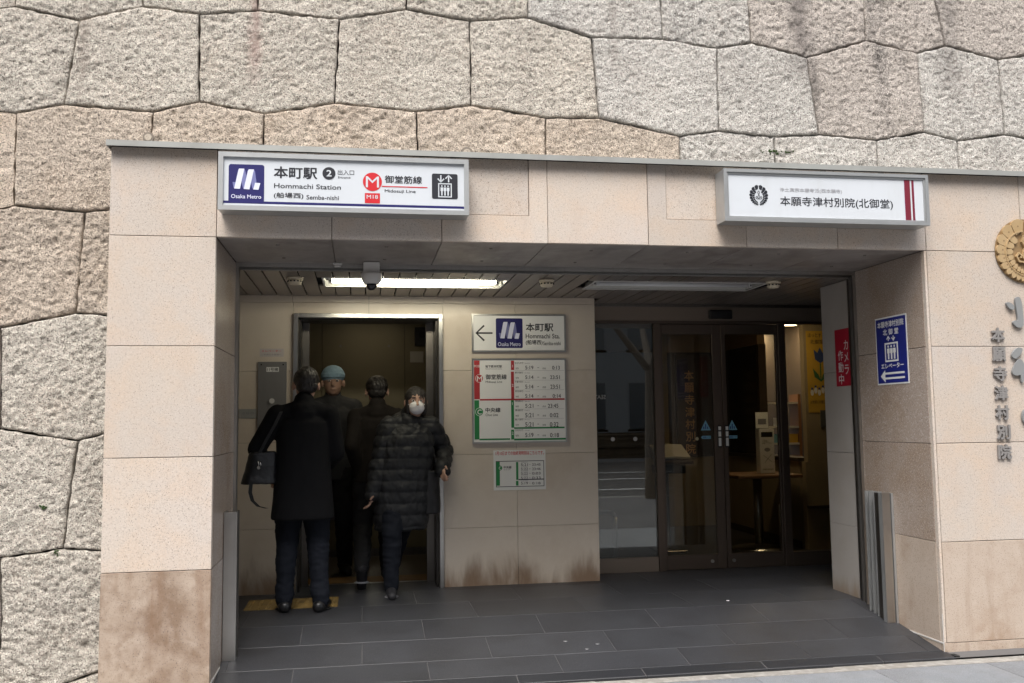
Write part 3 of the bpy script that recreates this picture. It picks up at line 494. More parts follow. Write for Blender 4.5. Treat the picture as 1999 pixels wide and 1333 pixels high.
# ================================================================ granite portal
pt = thing('station_entrance', 'pink granite clad portal with wide opening built against the rough stone wall', 'entrance', (1.7, .4, 0))
box('pillar_core', XL+.033, -.033, .033, .80, -.2, 2.62, mortar, pt); box('pillar_core', XR+.033, 7.5, .033, .80, -.2, 2.62, mortar, pt)
box('lintel_core', -.033, XR+.033, .033, .78, ZS+.033, 2.62, mortar, pt)
G = .0016
def fpanel(x0, x1, z0, z1, m=None):
    return box('granite_panel', x0+G, x1-G, 0+rng.uniform(0, .0012), .03, z0+G, z1-G, m or granite, pt, .0018)
H = .55
for k in range(5):
    z0, z1 = (k*H if k else .0, (k+1)*H) if k < 4 else (2.203, ZT)
    if k == 3: z1 = 2.203
    if k == 0: fpanel(XL, 0, -.2, .55, granite_dirty)
    else: fpanel(XL, 0, z0, z1)
    xs = [3.929, 4.544, 5.16, 5.78, 6.4, 7.0]
    for a, b in zip(xs[:-1], xs[1:]): fpanel(a, b, z0, z1, granite_dirty if k == 0 and a > 4 else granite_dirty2 if k == 0 else None)
fpanel(XR, 3.929, 0, ZS)
for a, b in zip([XR, 4.6, 5.3], [4.6, 5.3, 7.0]): box('plinth_slab', a+G, b-G, .001, .03, -.12, -G, granite_dirty2, pt, .0015)
jx = [0, .573, 1.142, 1.711, 2.272, 2.837, 3.383, 3.929]
for a, b in ((0, .573), (.573, 1.142), (2.837, 3.383), (3.383, 3.929)): fpanel(a, b, ZS, 2.351)
fpanel(1.711, 2.272, ZS, ZT)
for pl in ([(1.142, ZS), (1.711, ZS), (1.711, ZT), (1.61, ZT), (1.61, 2.351), (1.142, 2.351)], [(2.272, ZS), (2.837, ZS), (2.837, 2.351), (2.378, 2.351), (2.378, ZT), (2.272, ZT)]):
    c = (sum(p[0] for p in pl)/6, 0)
    q = [(x+(G if x in (1.142, 2.272, 1.61) else -G), z+(G if z == ZS else -G)) for x, z in pl]
    plate('granite_panel', front(.03), [q], 0, .03, granite, pt)
# recessed cover panels behind the two light boxes
box('sign_recess_panel', .0+G, 1.61-G, .006, .03, 2.351+G, ZT, granite, pt, .001); box('sign_recess_panel', 2.378+G, 3.929-G, .006, .03, 2.351+G, ZT, granite, pt, .001)
# reveals
rz = [0, .55, 1.1, 1.65, 2.203]
for a, b in zip(rz[:-1], rz[1:]):
    box('reveal_panel', -.03, -.0005, .031, .75, a+G, b-G, granite_rev, pt, .0015)
    box('reveal_panel', XR, XR+.03, .031, .75, a+G, b-G, granite_dirty2 if a == 0 else granite_rev, pt, .0015)
box('reveal_plinth', XR, XR+.03, .031, .75, -.12, -G, granite_dirty2, pt); box('reveal_plinth', -.03, -.0005, .031, .75, -.12, -G, granite_rev, pt)
for a, b in zip(jx[:-1], jx[1:]):
    a2, b2 = (a if a else 0), (XR if b > 3.9 else b)
    s = box('soffit_slab', a2+G, b2-G, .031, .745, ZS, ZS+.03, soffit_m, pt, .0015)
    for y in (.175, .565):
        bm = bmesh.new(); cx = (a2+b2)/2; bmesh.ops.create_cone(bm, cap_ends=True, segments=12, radius1=.011, radius2=.007, depth=.006, matrix=Matrix.Translation((cx, y, ZS-.002)) @ Matrix.Rotation(math.pi, 4, 'X'))
        bmo('screw', bm, steel_dk, s)
for x0, x1 in ((-.0005, .0025), (XR-.003, XR+.0003)):
    bm = bmesh.new(); bbox_bm(bm, x0, x1, .0, .45, -.004, .0035); bmo('caulk_line', bm, caulk, pt)
bm = bmesh.new(); bbox_bm(bm, XR-.0022, XR+.0004, -.0012, .0012, -.05, .16); bmo('caulk_line', bm, caulk, pt)
# flashing
bm = bmesh.new(); bbox_bm(bm, XL-.012, 7.0, -.045, .32, 2.668, 2.674); bbox_bm(bm, XL-.012, 7.0, -.048, -.044, 2.645, 2.674); bbox_bm(bm, XL-.012, XL-.008, -.044, .3, 2.645, 2.668)
bmo('flashing', bm, flash_m, pt)
box('flashing_shadow_gap', XL+.003, 6.99, .004, .03, ZT, 2.668, rubber, pt)
# metal shutter track and guide rails
tk = thing('shutter_track', 'thin metal shutter track across the ceiling behind the stone soffit', 'track', (2, .78, 2.19))
bm = bmesh.new(); bbox_bm(bm, 0, XR, .750, .755, 2.178, 2.205); bbox_bm(bm, 0, XR, .79, .795, 2.165, 2.205); bmo('track_flange', bm, steel, tk)
box('track_slot', 0, XR, .756, .789, 2.195, 2.21, rubber, tk)
for s, nm in ((0, 'left'), (1, 'right')):
    x = 0 if s == 0 else XR; d = 1 if s == 0 else -1
    gr_ = thing('shutter_guide_rail', 'tall narrow steel shutter guide rail on the %s' % ('left jamb beside the elevator lobby' if s == 0 else 'right jamb beside the blue sign'), 'guide rail', (x, .78, .08), 'shutter guide rails')
    bm = bmesh.new(); bbox_bm(bm, x, x+d*.016, .751, .758, .05, 2.178); bbox_bm(bm, x, x+d*.016, .80, .807, .05, 2.178); bmo('flange', bm, steel, gr_)
    bm = bmesh.new(); bbox_bm(bm, x+d*-.03, x+d*.004, .758, .80, .05, 2.178); bmo('channel', bm, steel_dk, gr_)
    if s: bm = bmesh.new(); bbox_bm(bm, XR-.012, XR, .812, .838, .05, 2.165); bmo('edge_strip', bm, steel_dk, gr_)
# flood board channels
fc = thing('flood_board_channel', 'waist high stainless channel post fixed to the left jamb', 'metal post', (0, .42, .02), 'flood board channels')
box('cover', .002, .070, .39, .396, zf(.39), .79, steel, fc, .001)
box('side_plate', .002, .008, .396, .50, zf(.39), .79, steel, fc); box('flange', .064, .070, .396, .43, zf(.39), .79, steel, fc)
box('slot', .010, .0635, .397, .46, zf(.39), .782, rubber, fc); box('flange', .064, .074, .45, .456, zf(.39), .795, steel_dk, fc)
fc = thing('flood_board_channel', 'waist high stainless channel post with dark slot fixed to the right jamb', 'metal post', (XR, .5, .02), 'flood board channels')
box('cover', XR-.072, XR-.018, .435, .441, zf(.44), .795, steel, fc, .001); box('edge_strip', XR-.014, XR-.001, .43, .46, zf(.43), .79, alu, fc)
box('flange', XR-.072, XR-.068, .442, .475, zf(.46), .795, alu, fc); box('slot', XR-.052, XR-.001, .478, .55, zf(.5), .785, rubber, fc)
box('slot_lining', XR-.056, XR-.053, .485, .545, zf(.5), .79, steel_dk, fc)
for y in (.55, .60, .645): box('flange', XR-.060, XR-.002, y, y+.006, zf(y), .792, alu, fc)
# ================================================================ interior shell
ZC = 2.168
iw = thing('elevator_lobby_wall', 'cream stone panelled wall holding the elevator door and the timetable', 'wall', (1.3, 1.9, .085))
def wp(x0, x1, z0, z1): box('wall_panel', x0+.001, x1-.001, 1.9, 1.925, z0+.001, z1-.001, wallm, iw, .0008)
for a, b in zip((.06, .53, 1.128, 1.63), (.53, 1.128, 1.63, 2.12)): wp(-.32, .248, a, b)
for a, b in ((-.32, .24), (.24, .777), (.777, 1.314), (1.314, 1.845), (1.845, 2.452)): wp(a, b, 2.12 if b < 1.4 else 2.12, ZC+.02)
wp(.248, .777, 2.042, 2.12); wp(.777, 1.31, 2.042, 2.12)
for a, b in zip((.06, .497, 1.02, 1.63), (.497, 1.02, 1.63, 2.12)):
    wp(1.31, 1.845, a, b); wp(1.845, 2.452, a, b)
box('wall_core', -.32, .25, 1.926, 2.2, .0, 2.3, mortar, iw); box('wall_core', 1.31, 2.43, 1.926, 2.2, .0, 2.3, mortar, iw); box('wall_core', .25, 1.31, 1.926, 2.2, 2.045, 2.3, mortar, iw)
box('wall_end_panel', 2.43, 2.452, 1.926, 2.2, .06, ZC, wallm, iw)
o = box('lobby_side_wall', -.42, -.32, .8, 2.3, 0, 2.4, wallm); o['kind'] = 'structure'
sw2 = thing('side_wall', 'pale stub wall beside the right jamb carrying the red camera notice', 'wall', (XR, 1.0, .085))
for a, b in zip((.06, .54, 1.02, 1.56), (.54, 1.02, 1.56, 2.165)): box('wall_panel', XR, XR+.02, .84, 1.213, a+.001, b-.001, wallm2, sw2, .001)
box('wall_core', XR+.02, XR+.13, .84, 1.213, .0, 2.2, wallm2, sw2)
box('lobby_right_wall', 5.3, 5.4, .8, 6.2, 0, 2.5, mat('dim_brown_wall', (.14, .11, .09), .7), None, kind='structure')
box('lobby_front_wall', XR+.131, 5.3, .801, .9, 0, 2.4, mat('dim_brown_wall_front', (.14, .11, .09), .7), None, kind='structure')
ce = thing('ceiling', '', '', (2, 1.5, ZC)); del ce['label']; del ce['category']; ce['kind'] = 'structure'
ceil_m = mat('brown_metal_ceiling_panel', (.24, .205, .18), .33, .25, clouds=[(1.5, (.13, .11, .10), .7), (4, (.24, .20, .175), .5)], vary=.07)
box('ceiling_void', -.42, 5.3, .796, 2.27, ZC+.03, 2.7, rubber, ce)
x = -.375
LX = [(.49, 1.652), (2.246, 3.43)]
while x < 5.25:
    a, b = x+.0042, x+.1025-.0042
    cut = any(not (b < l0 or a > l1) for l0, l1 in LX)
    y1 = 2.199 if x > 2.44 else 1.9
    for y0_, y1_ in (((.80, 1.05), (1.395, y1)) if cut else ((.80, y1),)):
        box('ceiling_panel', a, b, y0_, y1_, ZC, ZC+.012, ceil_m, ce, .0015)
    x += .1025
box('cornice_strip', 2.455, 5.2, 2.185, 2.2, ZC-.022, ZC-.001, steel_dk, ce)
# ================================================================ elevator
jm = mat('dark_elevator_steel', (.06, .055, .05), .35, .8); cabm = mat('olive_cab_wall', (.17, .145, .09), .45, .25, clouds=(3, (.11, .095, .06), .5)); cabf = mat('cab_floor_vinyl', (.06, .045, .03), .5)
el = thing('elevator', 'open elevator with steel frame and olive cab behind the people', 'elevator', (.78, 1.9, .085))
bm = bmesh.new(); x0, x1, zt = .249, 1.309, 2.041
for a, b, c, d in ((x0, x0+.033, .085, zt), (x1-.033, x1, .085, zt), (x0+.033, x1-.033, zt-.033, zt)): bbox_bm(bm, a, b, 1.872, 1.93, c, d, .003)
bmo('door_frame', bm, steel, el)
box('door_jamb', .283, .30, 1.93, 2.2, .085, 2.008, jm, el); box('door_jamb', 1.258, 1.275, 1.93, 2.2, .085, 2.008, jm, el); box('door_head', .283, 1.275, 1.93, 2.2, 2.0, 2.02, jm, el)
box('door_return', .30, .345, 2.15, 2.2, .085, 2.0, steel_dk, el); box('door_return', 1.205, 1.258, 2.15, 2.2, .085, 2.0, steel_dk, el)
box('sill', .283, 1.275, 2.19, 2.235, .07, .0865, steel, el)
box('painted_reflection_strip', .3, 1.26, 2.245, 2.50, .08, .0862, mat('ochre_reflection_paint', (.20, .11, .035), .6), el)  # ochre strip paints in the reflection of the tactile paving
box('cab_floor', .1, 1.5, 2.235, 3.62, .03, .0848, cabf, el); box('cab_ceiling', .1, 1.5, 2.21, 3.62, 2.2, 2.25, mat('cab_ceiling', (.3, .27, .2), .6), el)
box('cab_side_wall', .1, .15, 2.21, 3.6, .085, 2.2, cabm, el); box('cab_side_wall', 1.42, 1.47, 2.21, 3.6, .085, 2.2, cabm, el)
for a, b in ((.15, .377), (.377, 1.112), (1.112, 1.42)): box('cab_back_panel', a+.002, b-.002, 3.6, 3.63, .15, 2.2, cabm, el, .001)
box('cab_back_core', .1, 1.5, 3.64, 3.7, 0, 2.3, rubber, el); box('cab_kick_plate', .15, 1.42, 3.595, 3.60, .085, .15, steel_dk, el)
box('mirror_panel', .40, 1.08, 3.59, 3.597, .45, 1.25, mirror, el); box('cab_rail', .30, 1.25, 3.585, 3.588, .41, .44, steel_dk, el)
cyl('handrail', (.2, 3.52, .86), (1.38, 3.52, .86), .016, steel, el)
box('cab_light_panel', .55, 1.05, 2.5, 3.3, 2.188, 2.198, mat('dim_cab_light', (1, .9, .7), .5, emit=((1, .86, .6), .45)), el)
for x in (.54, .97): cyl('screw', (x, 3.594, 1.95), (x, 3.60, 1.95), .012, steel_dk, el)
box('cab_monitor', 1.20, 1.31, 3.575, 3.59, 1.95, 2.12, black, el, .003); cyl('cab_camera', (1.27, 3.56, 2.05), (1.27, 3.575, 2.05), .03, rubber, el)
s = box('cab_notice', 1.16, 1.28, 3.59, 3.5935, 1.80, 1.90, mat('dim_notice', (.35, .33, .30), .6), el)
ct = leftward(1.42)
tp = thing('tactile_paving', 'yellow tactile paving strip with raised dots in front of the elevator wall', 'tactile paving', (.28, 1.5, .085))
box('tactile_plate', -.01, .575, 1.36, 1.70, .0851, .0875, yellow, tp)
bm = bmesh.new()
for i in range(10):
    for j in range(6): cyl_bm(bm, (.02+i*.058, 1.39+j*.055, .0875), (.02+i*.058, 1.39+j*.055, .0915), .014, .009, 10)
d = bmo('raised_dot', bm, yellow, tp); d['kind'] = 'stuff'
# ================================================================ glass entrance screen
gs = thing('glass_screen', 'bronze framed glass screen with fixed side panes and header above the sliding doors', 'glass screen', (3.5, 2.2, .085))
Yg = 2.2
box('header_panel', 2.455, 5.28, Yg+.0005, Yg+.05, 2.035, 2.29, bronze_lt, gs); box('head_rail', 2.455, 5.2, Yg-.012, Yg+.05, 2.012, 2.034, bronze, gs, .002)
box('post', 3.0, 3.058, Yg-.012, Yg+.05, .085, 2.011, bronze, gs, .002); box('post', 4.046, 4.108, Yg-.012, Yg+.05, .085, 2.011, bronze, gs, .002); box('post', 2.455, 2.515, Yg-.012, Yg+.05, .085, 2.011, bronze, gs, .002); box('post', 5.14, 5.2, Yg-.012, Yg+.05, .085, 2.011, bronze, gs, .002)
box('bottom_rail', 2.516, 2.999, Yg-.006, Yg+.04, .085, .196, bronze_lt, gs, .002); box('bottom_rail', 4.109, 5.139, Yg-.006, Yg+.04, .085, .196, bronze, gs, .002)
box('pane', 2.516, 2.999, Yg+.012, Yg+.02, .197, 2.011, glass_side, gs); box('pane', 4.109, 5.139, Yg+.012, Yg+.02, .197, 2.011, glass, gs)
text('SEAT', Frame((0, Yg+.011, 0), (1, 0, 0), (0, 0, 1)), (2.515, 1.42, 2.607, 1.452), .0, mat('painted_reflection_lettering', (.55, .55, .52), .6), gs, .02, mirror=True)  # reflected lettering painted onto the pane as a mirrored white print
for x in (2.657, 2.838): cyl('safety_dot', (x, Yg+.008, 1.107), (x, Yg+.0115, 1.107), .016, offwhite, gs)
box('road_height_band', 2.517, 2.998, Yg+.0205, Yg+.0215, .2, .203, steel_dk, gs)
sn = thing('door_sensor', 'small black sensor box on the header over the sliding doors', 'sensor', (3.56, 2.18, 2.08))
box('sensor_body', 3.464, 3.656, Yg-.035, Yg-.001, 2.052, 2.122, black, sn, .006); box('sensor_window', 3.48, 3.64, Yg-.038, Yg-.0352, 2.062, 2.10, mat('smoked_plastic', (.03, .03, .032), .15), sn)
for i, (a, b, lab) in enumerate(((3.06, 3.560, 'left leaf of the bronze framed automatic sliding door'), (3.566, 4.044, 'right leaf of the bronze framed automatic sliding door'))):
    dr = thing('sliding_door', lab, 'sliding door', ((a+b)/2, Yg, .09), 'pair of sliding doors')
    g0, g1 = (3.075, 3.487) if i == 0 else (3.60, 4.03)
    bm = bmesh.new()
    for q in ((a, g0, .09, 2.008), (g1, b, .09, 2.008), (g0, g1, .09, .20), (g0, g1, 1.93, 2.008)): bbox_bm(bm, q[0], q[1], Yg+.004, Yg+.035, q[2], q[3], .0015)
    bmo('door_frame', bm, bronze, dr); box('pane', g0, g1, Yg+.016, Yg+.022, .20, 1.93, glass, dr)
    hx = 3.512 if i == 0 else 3.573; F = front(Yg+.004)
    plate('handle_plate', F, [rrect((hx, 1.03, hx+.034, 1.205), .006)], 0, .006, black, dr)
    plate('handle_label', F, [rect((hx+.006, z0, hx+.028, z1)) for z0, z1 in ((1.165, 1.195), (1.115, 1.155), (1.04, 1.105))], .0062, .001, white_board, dr)
    tx = 3.42 if i == 0 else 3.642; Fg = front(Yg+.0155); F2 = front(Yg+.0145)
    plate('warning_triangle', Fg, [[(tx-.042, 1.165), (tx+.042, 1.165), (tx, 1.245)]], 0, .0006, lblue, dr); plate('triangle_mark', F2, [rect((tx-.004, 1.175, tx+.004, 1.215)), rect((tx-.02, 1.175, tx-.012, 1.195)), rect((tx+.012, 1.175, tx+.02, 1.195))], 0, .0005, blue_s, dr)
    sx = 1 if i == 0 else -1
    plate('push_label', Fg, [[(tx-.03*1-.012*(i == 0), 1.11), (tx-.03, 1.122), (tx+.04, 1.122), (tx+.04, 1.098), (tx-.03, 1.098)]], 0, .0006, lblue, dr)
    text('自動ドア', F2, (tx-.025, 1.103, tx+.035, 1.117), 0, blue_s, dr, .01)
    cyl('door_lock', ((3.437 if i == 0 else 3.614), Yg-.006, .147), ((3.437 if i == 0 else 3.614), Yg+.004, .147), .013, steel, dr)
    if i == 0: cyl('safety_dot', (3.345, Yg+.012, 1.10), (3.345, Yg+.0158, 1.10), .013, mat('cream_dot', (.5, .45, .32), .5), dr)
# ================================================================ room behind the glass
roomw = mat('cream_lobby_wall', (.33, .265, .17), .7, clouds=(2, (.28, .22, .14), .5)); dkw = mat('dark_wood_panel', (.055, .038, .028), .45, clouds=(3, (.035, .025, .02), .6), streak=(14, (.03, .02, .015), .5, (1, 1, .08)))
tan = mat('tan_frieze', (.30, .20, .11), .6)
def st(n, *a, **k): o = box(n, *a, None, **k); o['kind'] = 'structure'; return o
st('room_floor', 2.2, 5.3, 2.26, 6.3, .0, .084, mat('room_floor_tile', (.06, .055, .05), .4)); st('room_ceiling', 2.2, 6.3, 2.27, 6.3, 2.26, 2.32, mat('room_ceiling', (.30, .26, .20), .8))
st('room_left_wall', 2.25, 2.43, 2.27, 6.2, .0, 2.5, roomw)
bwall = thing('room_back_wall', 'far wall of the room behind the glass, dark wood over cream dado', 'wall', (3.5, 5.1, .085))
box('dado', 2.43, 4.64, 5.04, 5.12, .085, .84, roomw, bwall); box('upper_panel', 2.43, 4.66, 5.06, 5.12, .841, 2.0, dkw, bwall); box('frieze', 2.43, 4.66, 5.04, 5.12, 2.001, 2.255, tan, bwall)
box('wall_pilaster', 3.93, 4.07, 5.0, 5.039, .085, 2.255, roomw, bwall)
nb_ = thing('name_board', 'dark wooden name board with gold vertical characters inside the room', 'name board', (4.3, 5.03, .85))
box('board', 4.17, 4.47, 5.0, 5.055, .845, 1.98, mat('name_board_wood', (.05, .035, .026), .4), nb_, .004)
goldt = mat('gold_lettering', (.85, .50, .22), .6)
for k, ch in enumerate('本願寺津村別院'):
    zc = 1.74-k*.135; text(ch, front(4.999), (4.262, zc-.055, 4.372, zc+.055), .0005, goldt, nb_, .012, name='character')
low = thing('counter_wall', 'low cream wall with dark glazed opening on the right of the room', 'wall', (4.7, 4.5, .085))
box('low_wall', 4.64, 4.78, 3.1, 5.039, .085, .86, roomw, low); box('counter_cap', 4.62, 4.80, 3.08, 5.039, .861, .895, dkw, low); box('skirting', 4.63, 4.639, 3.1, 5.039, .085, .15, dkw, low)
box('upper_glazing', 4.68, 4.72, 3.99, 5.039, .896, 2.0, mat('dark_tinted_panel', (.022, .018, .016), .2), low); box('upper_frieze', 4.66, 4.74, 3.95, 5.039, 2.001, 2.255, tan, low)
box('corner_post', 4.66, 4.74, 3.93, 3.989, .896, 2.0, dkw, low)
fw = thing('room_front_wall', 'cream wall with yellow poster seen past the right door post', 'wall', (5, 3.05, .085))
box('wall_face', 4.65, 5.3, 3.0, 3.07, .085, .8605, roomw, fw); box('wall_face', 4.675, 5.3, 3.0, 3.07, .861, 2.255, roomw, fw)
box('switch_plate', 4.81, 4.88, 2.99, 2.999, 1.17, 1.32, mat('grey_switch', (.10, .10, .10), .5), fw); box('dado_rail', 4.65, 5.3, 2.96, 2.999, .45, .475, dkw, fw)
ps = thing('poster', 'yellow poster with a blue tulip on the cream wall behind the glass', 'poster', (4.92, 2.99, 1.7))
Fp = Frame((4.70-4.83, 2.998, -.02), (1, 0, 0), (0, 0, 1)); py_ = mat('poster_yellow', (.62, .38, .05), .6); pbl = mat('poster_blue', (.05, .08, .22), .6); pgr = mat('poster_green', (.05, .16, .06), .6)
plate('sheet', Fp, [rect((4.83, 1.32, 5.10, 2.06))], 0, .002, py_, ps)
text('ほっとする時間', Fp, (4.85, 2.0, 5.08, 2.04), .0025, ink, ps, .01); text('北御堂へ', Fp, (4.87, 1.94, 5.04, 1.98), .0025, ink, ps, .01)
plate('tulip_flower', Fp, [[(4.91, 1.80), (4.90, 1.89), (4.935, 1.86), (4.96, 1.91), (4.985, 1.86), (5.02, 1.89), (5.01, 1.80), (4.96, 1.765)]], .0025, .001, pbl, ps)
plate('tulip_leaf', Fp, [stroke([(4.96, 1.765), (4.96, 1.6)], .01), [(4.96, 1.6), (4.90, 1.64), (4.885, 1.72), (4.94, 1.66)], [(4.96, 1.6), (5.02, 1.64), (5.035, 1.72), (4.98, 1.66)]], .0025, .001, pgr, ps)
plate('people_drawing', Fp, [ell(4.87+k*.035, 1.50+(k % 2)*.02, .016, .028, 12) for k in range(6)], .0025, .001, white_board, ps); plate('people_heads', Fp, [ell(4.87+k*.035, 1.535+(k % 2)*.02, .011, .011, 10) for k in range(6)], .0037, .001, pbl, ps)
text('お気軽にお越しください', Fp, (4.85, 1.40, 5.08, 1.43), .0025, ink, ps)
# table
tb = thing('table', 'round based pedestal table with wooden top behind the right door leaf', 'table', (4.285, 3.22, .085))
wood = mat('brown_table_wood', (.22, .12, .06), .4, streak=(20, (.14, .07, .035), .6, (.1, 1, 1)))
box('table_top', 3.99, 4.60, 2.95, 3.5, .725, .755, wood, tb, .006); cyl('pedestal', (4.285, 3.22, .11), (4.285, 3.22, .725), .04, steel, tb); lathe('table_base', (4.285, 3.22, .085), [(.25, 0), (.25, .008), (.1, .028), (.045, .04)], steel, tb)
ds = thing('display_stand', 'white leaflet stand box with printed notice standing on the table', 'display stand', (4.36, 3.2, .755))
box('stand_box', 4.30, 4.44, 3.17, 3.26, .756, 1.16, offwhite, ds, .003); Fd = front(3.17)
plate('slot', Fd, [rect((4.315, 1.085, 4.425, 1.13))], .0005, .001, black, ds)
text('ご自由に\nお取り下さい', Fd, (4.32, 1.02, 4.42, 1.06), .0005, ink, ds); plate('drawing', Fd, [ell(4.37, .97, .028, .018), stroke([(4.33, .92), (4.41, .86)], .004), stroke([(4.41, .93), (4.34, .85)], .004)], .0005, .0008, ink2, ds); text('本願寺津村別院', Fd, (4.32, .785, 4.42, .80), .0005, ink, ds)
lf = thing('leaflet', 'leaflet with photo propped on top of the display stand', 'leaflet', (4.32, 3.2, 1.16))
bm = bmesh.new(); bbox_bm(bm, 4.27, 4.39, 3.175, 3.178, 1.165, 1.31); bmo('sheet', bm, paper, lf); plate('photo', front(3.1745), [rect((4.29, 1.2, 4.37, 1.25))], 0, .0005, ink2, lf)
cr = thing('book_rest', 'slim reading lectern with an open guest book near the left door leaf', 'lectern', (3.4, 3.15, .085))
bm = bmesh.new(); bbox_bm(bm, 3.27, 3.62, 3.05, 3.35, .86, .885)
for v in bm.verts: v.co.z += (v.co.y-3.05)*.45
bmo('rest_top', bm, dkw, cr); cyl('post', (3.43, 3.25, .1), (3.43, 3.25, .92), .025, steel_dk, cr); box('rest_foot', 3.3, 3.56, 3.1, 3.4, .085, .105, steel_dk, cr, .004); box('drawer', 3.28, 3.55, 3.06, 3.2, .78, .858, black, cr, .004)
bm = bmesh.new(); bbox_bm(bm, 3.30, 3.45, 3.07, 3.30, .905, .925); bbox_bm(bm, 3.452, 3.6, 3.07, 3.30, .905, .925)
for v in bm.verts: v.co.z += (v.co.y-3.05)*.45-.01+(.008 if abs(v.co.x-3.451) < .01 else 0)
tag(bmo('guest_book', bm, mat('book_paper', (.38, .36, .32), .7)), 'open guest book lying on the slim lectern', 'book')
hr = thing('steel_rail', 'low bent steel rail behind the left fixed pane', 'rail', (2.85, 3.0, .085)); bm = bmesh.new()
tube_bm(bm, [(2.3, 3.0, .47), (2.83, 3.0, .47), (2.86, 3.0, .46), (2.88, 3.0, .43), (2.88, 3.0, .085)], .018); bmo('bent_tube', bm, steel, hr, True)
hr = thing('steel_rail', 'short upright steel grab bar beside the right door post', 'rail', (4.05, 2.26, .3)); cyl('bar', (4.052, 2.27, .20), (4.052, 2.27, .56), .017, steel, hr); 
for z in (.25, .50): cyl('bracket', (4.052, 2.27, z), (4.052, 2.2365, z), .008, steel, hr)
sh = thing('shelf_rack', 'shelf rack with leaflets behind the low counter wall', 'shelf', (5.0, 4.3, .085))
for z in (.98, 1.15, 1.4): box('shelf', 4.85, 5.2, 4.2, 4.4, z, z+.02, offwhite, sh)
box('rack_side', 5.2, 5.23, 4.2, 4.4, .085, 1.5, mat('orange_wood', (.25, .12, .05), .5), sh)
for k, (z, c_) in enumerate(((1.0, lblue), (1.17, paper), (1.0, py_))): tag(box('leaflet_pile', 4.88+.11*k, 4.97+.11*k, 4.21, 4.35, z+.001, z+.09, c_), ['light blue leaflets on the lower shelf of the rack', 'white leaflets on the upper shelf of the rack', 'yellow leaflets on the lower shelf of the rack'][k], 'leaflets')
st('office_backdrop', 4.8, 5.3, 5.8, 5.85, .0, 2.5, dkw)
lamp_w = mat('warm_lamp', (1, .8, .5), .5, emit=((1, .74, .42), 10))
lp = thing('ceiling_lamp', 'square warm ceiling lamp glowing in the room behind the glass', 'ceiling lamp', (5.0, 4.3, 2.25))
bm = bmesh.new()
box('lamp_ring', 4.75, 5.25, 4.0, 4.3, 2.23, 2.255, offwhite, lp); box('lamp_panel', 4.78, 5.22, 4.03, 4.27, 2.222, 2.229, lamp_w, lp)
added_lp = thing('ceiling_lamp', 'unseen warm lamp added just inside the glass doors', 'ceiling lamp', (4.15, 2.7, 2.25))  # unseen lamp, added to brighten the walls that face the doors
box('lamp_ring', 3.9, 4.4, 2.62, 2.82, 2.23, 2.255, offwhite, added_lp); box('lamp_panel', 3.92, 4.38, 2.64, 2.80, 2.222, 2.229, lamp_w, added_lp)

lp3 = thing('ceiling_lamp', 'warm ceiling lamp farthest back in the office behind the glass', 'ceiling lamp', (5.1, 5.3, 2.25))
box('lamp_ring', 4.90, 5.28, 5.1, 5.5, 2.23, 2.255, offwhite, lp3); box('lamp_panel', 4.93, 5.26, 5.13, 5.47, 2.222, 2.229, lamp_w, lp3)
# ================================================================ fluorescent fixtures, detectors, camera
tube_on = mat('lit_tube', (1, 1, .9), .4, emit=((1, .93, .72), 19)); tube_off = mat('unlit_tube', (.7, .71, .72), .3)
refl_on = mat('white_reflector', (.52, .52, .49), .4)
for (x0, x1, lit, lab) in ((.49, 1.652, 1, 'lit recessed fluorescent lamp behind the dome camera'), (2.246, 3.43, 0, 'unlit recessed fluorescent lamp over the glass doors')):
    f = thing('fluorescent_lamp', lab, 'ceiling lamp', ((x0+x1)/2, 1.22, ZC), 'recessed ceiling lamps')
    y0, y1, zt = 1.053, 1.392, ZC+.075
    mesh('reflector', [(x0, y0, ZC+.001), (x1, y0, ZC+.001), (x1, y1, ZC+.001), (x0, y1, ZC+.001), (x0+.01, y0+.1, zt), (x1-.01, y0+.1, zt), (x1-.01, y1-.1, zt), (x0+.01, y1-.1, zt)],
         [(0, 1, 5, 4), (1, 2, 6, 5), (2, 3, 7, 6), (3, 0, 4, 7), (4, 5, 6, 7)], refl_on, f)
    bm = bmesh.new()
    for a, b, c, d in ((x0-.012, x1+.012, y0-.012, y0), (x0-.012, x1+.012, y1, y1+.012), (x0-.012, x0, y0, y1), (x1, x1+.012, y0, y1)): bbox_bm(bm, a, b, c, d, ZC-.006, ZC-.001)
    bmo('rim', bm, offwhite, f)
    cyl('tube', (x0+.05, 1.24, ZC+.012), (x1-.05, 1.24, ZC+.012), .016, tube_on if lit else tube_off, f)
    for x in (x0+.035, x1-.035):
        s = box('socket', x-.012, x+.012, 1.215, 1.265, ZC-.004, ZC+.05, offwhite, f, .003); box('socket_contact', x-.004, x+.004, 1.213, 1.2149, ZC+.002, ZC+.012, rubber, s)
def detector(x, y, lab):
    d = thing('smoke_detector', lab, 'smoke detector', (x, y, ZC), 'round ceiling detectors')
    lathe('detector_base', (x, y, ZC), [(.050, -.001), (.050, -.012), (.046, -.016)], cream, d)
    lathe('detector_head', (x, y, ZC), [(.043, -.016), (.043, -.034), (.034, -.046), (.012, -.050)], cream, d)
    bm = bmesh.new()
    for k in range(12): a = 2*math.pi*k/12; bbox_bm(bm, x+.0425*math.cos(a)-.005, x+.0425*math.cos(a)+.005, y+.0425*math.sin(a)-.004, y+.0425*math.sin(a)+.004, ZC-.032, ZC-.024)
    bmo('vent_slot', bm, rubber, d)
detector(.315, 1.05, 'cream smoke detector nearest the left jamb'); detector(1.911, 1.03, 'cream detector between the two ceiling lamps'); detector(3.445, .97, 'cream smoke detector near the right jamb')
dc = thing('dome_camera', 'white dome security camera hanging in front of the lit lamp', 'security camera', (.783, .66, 2.2))
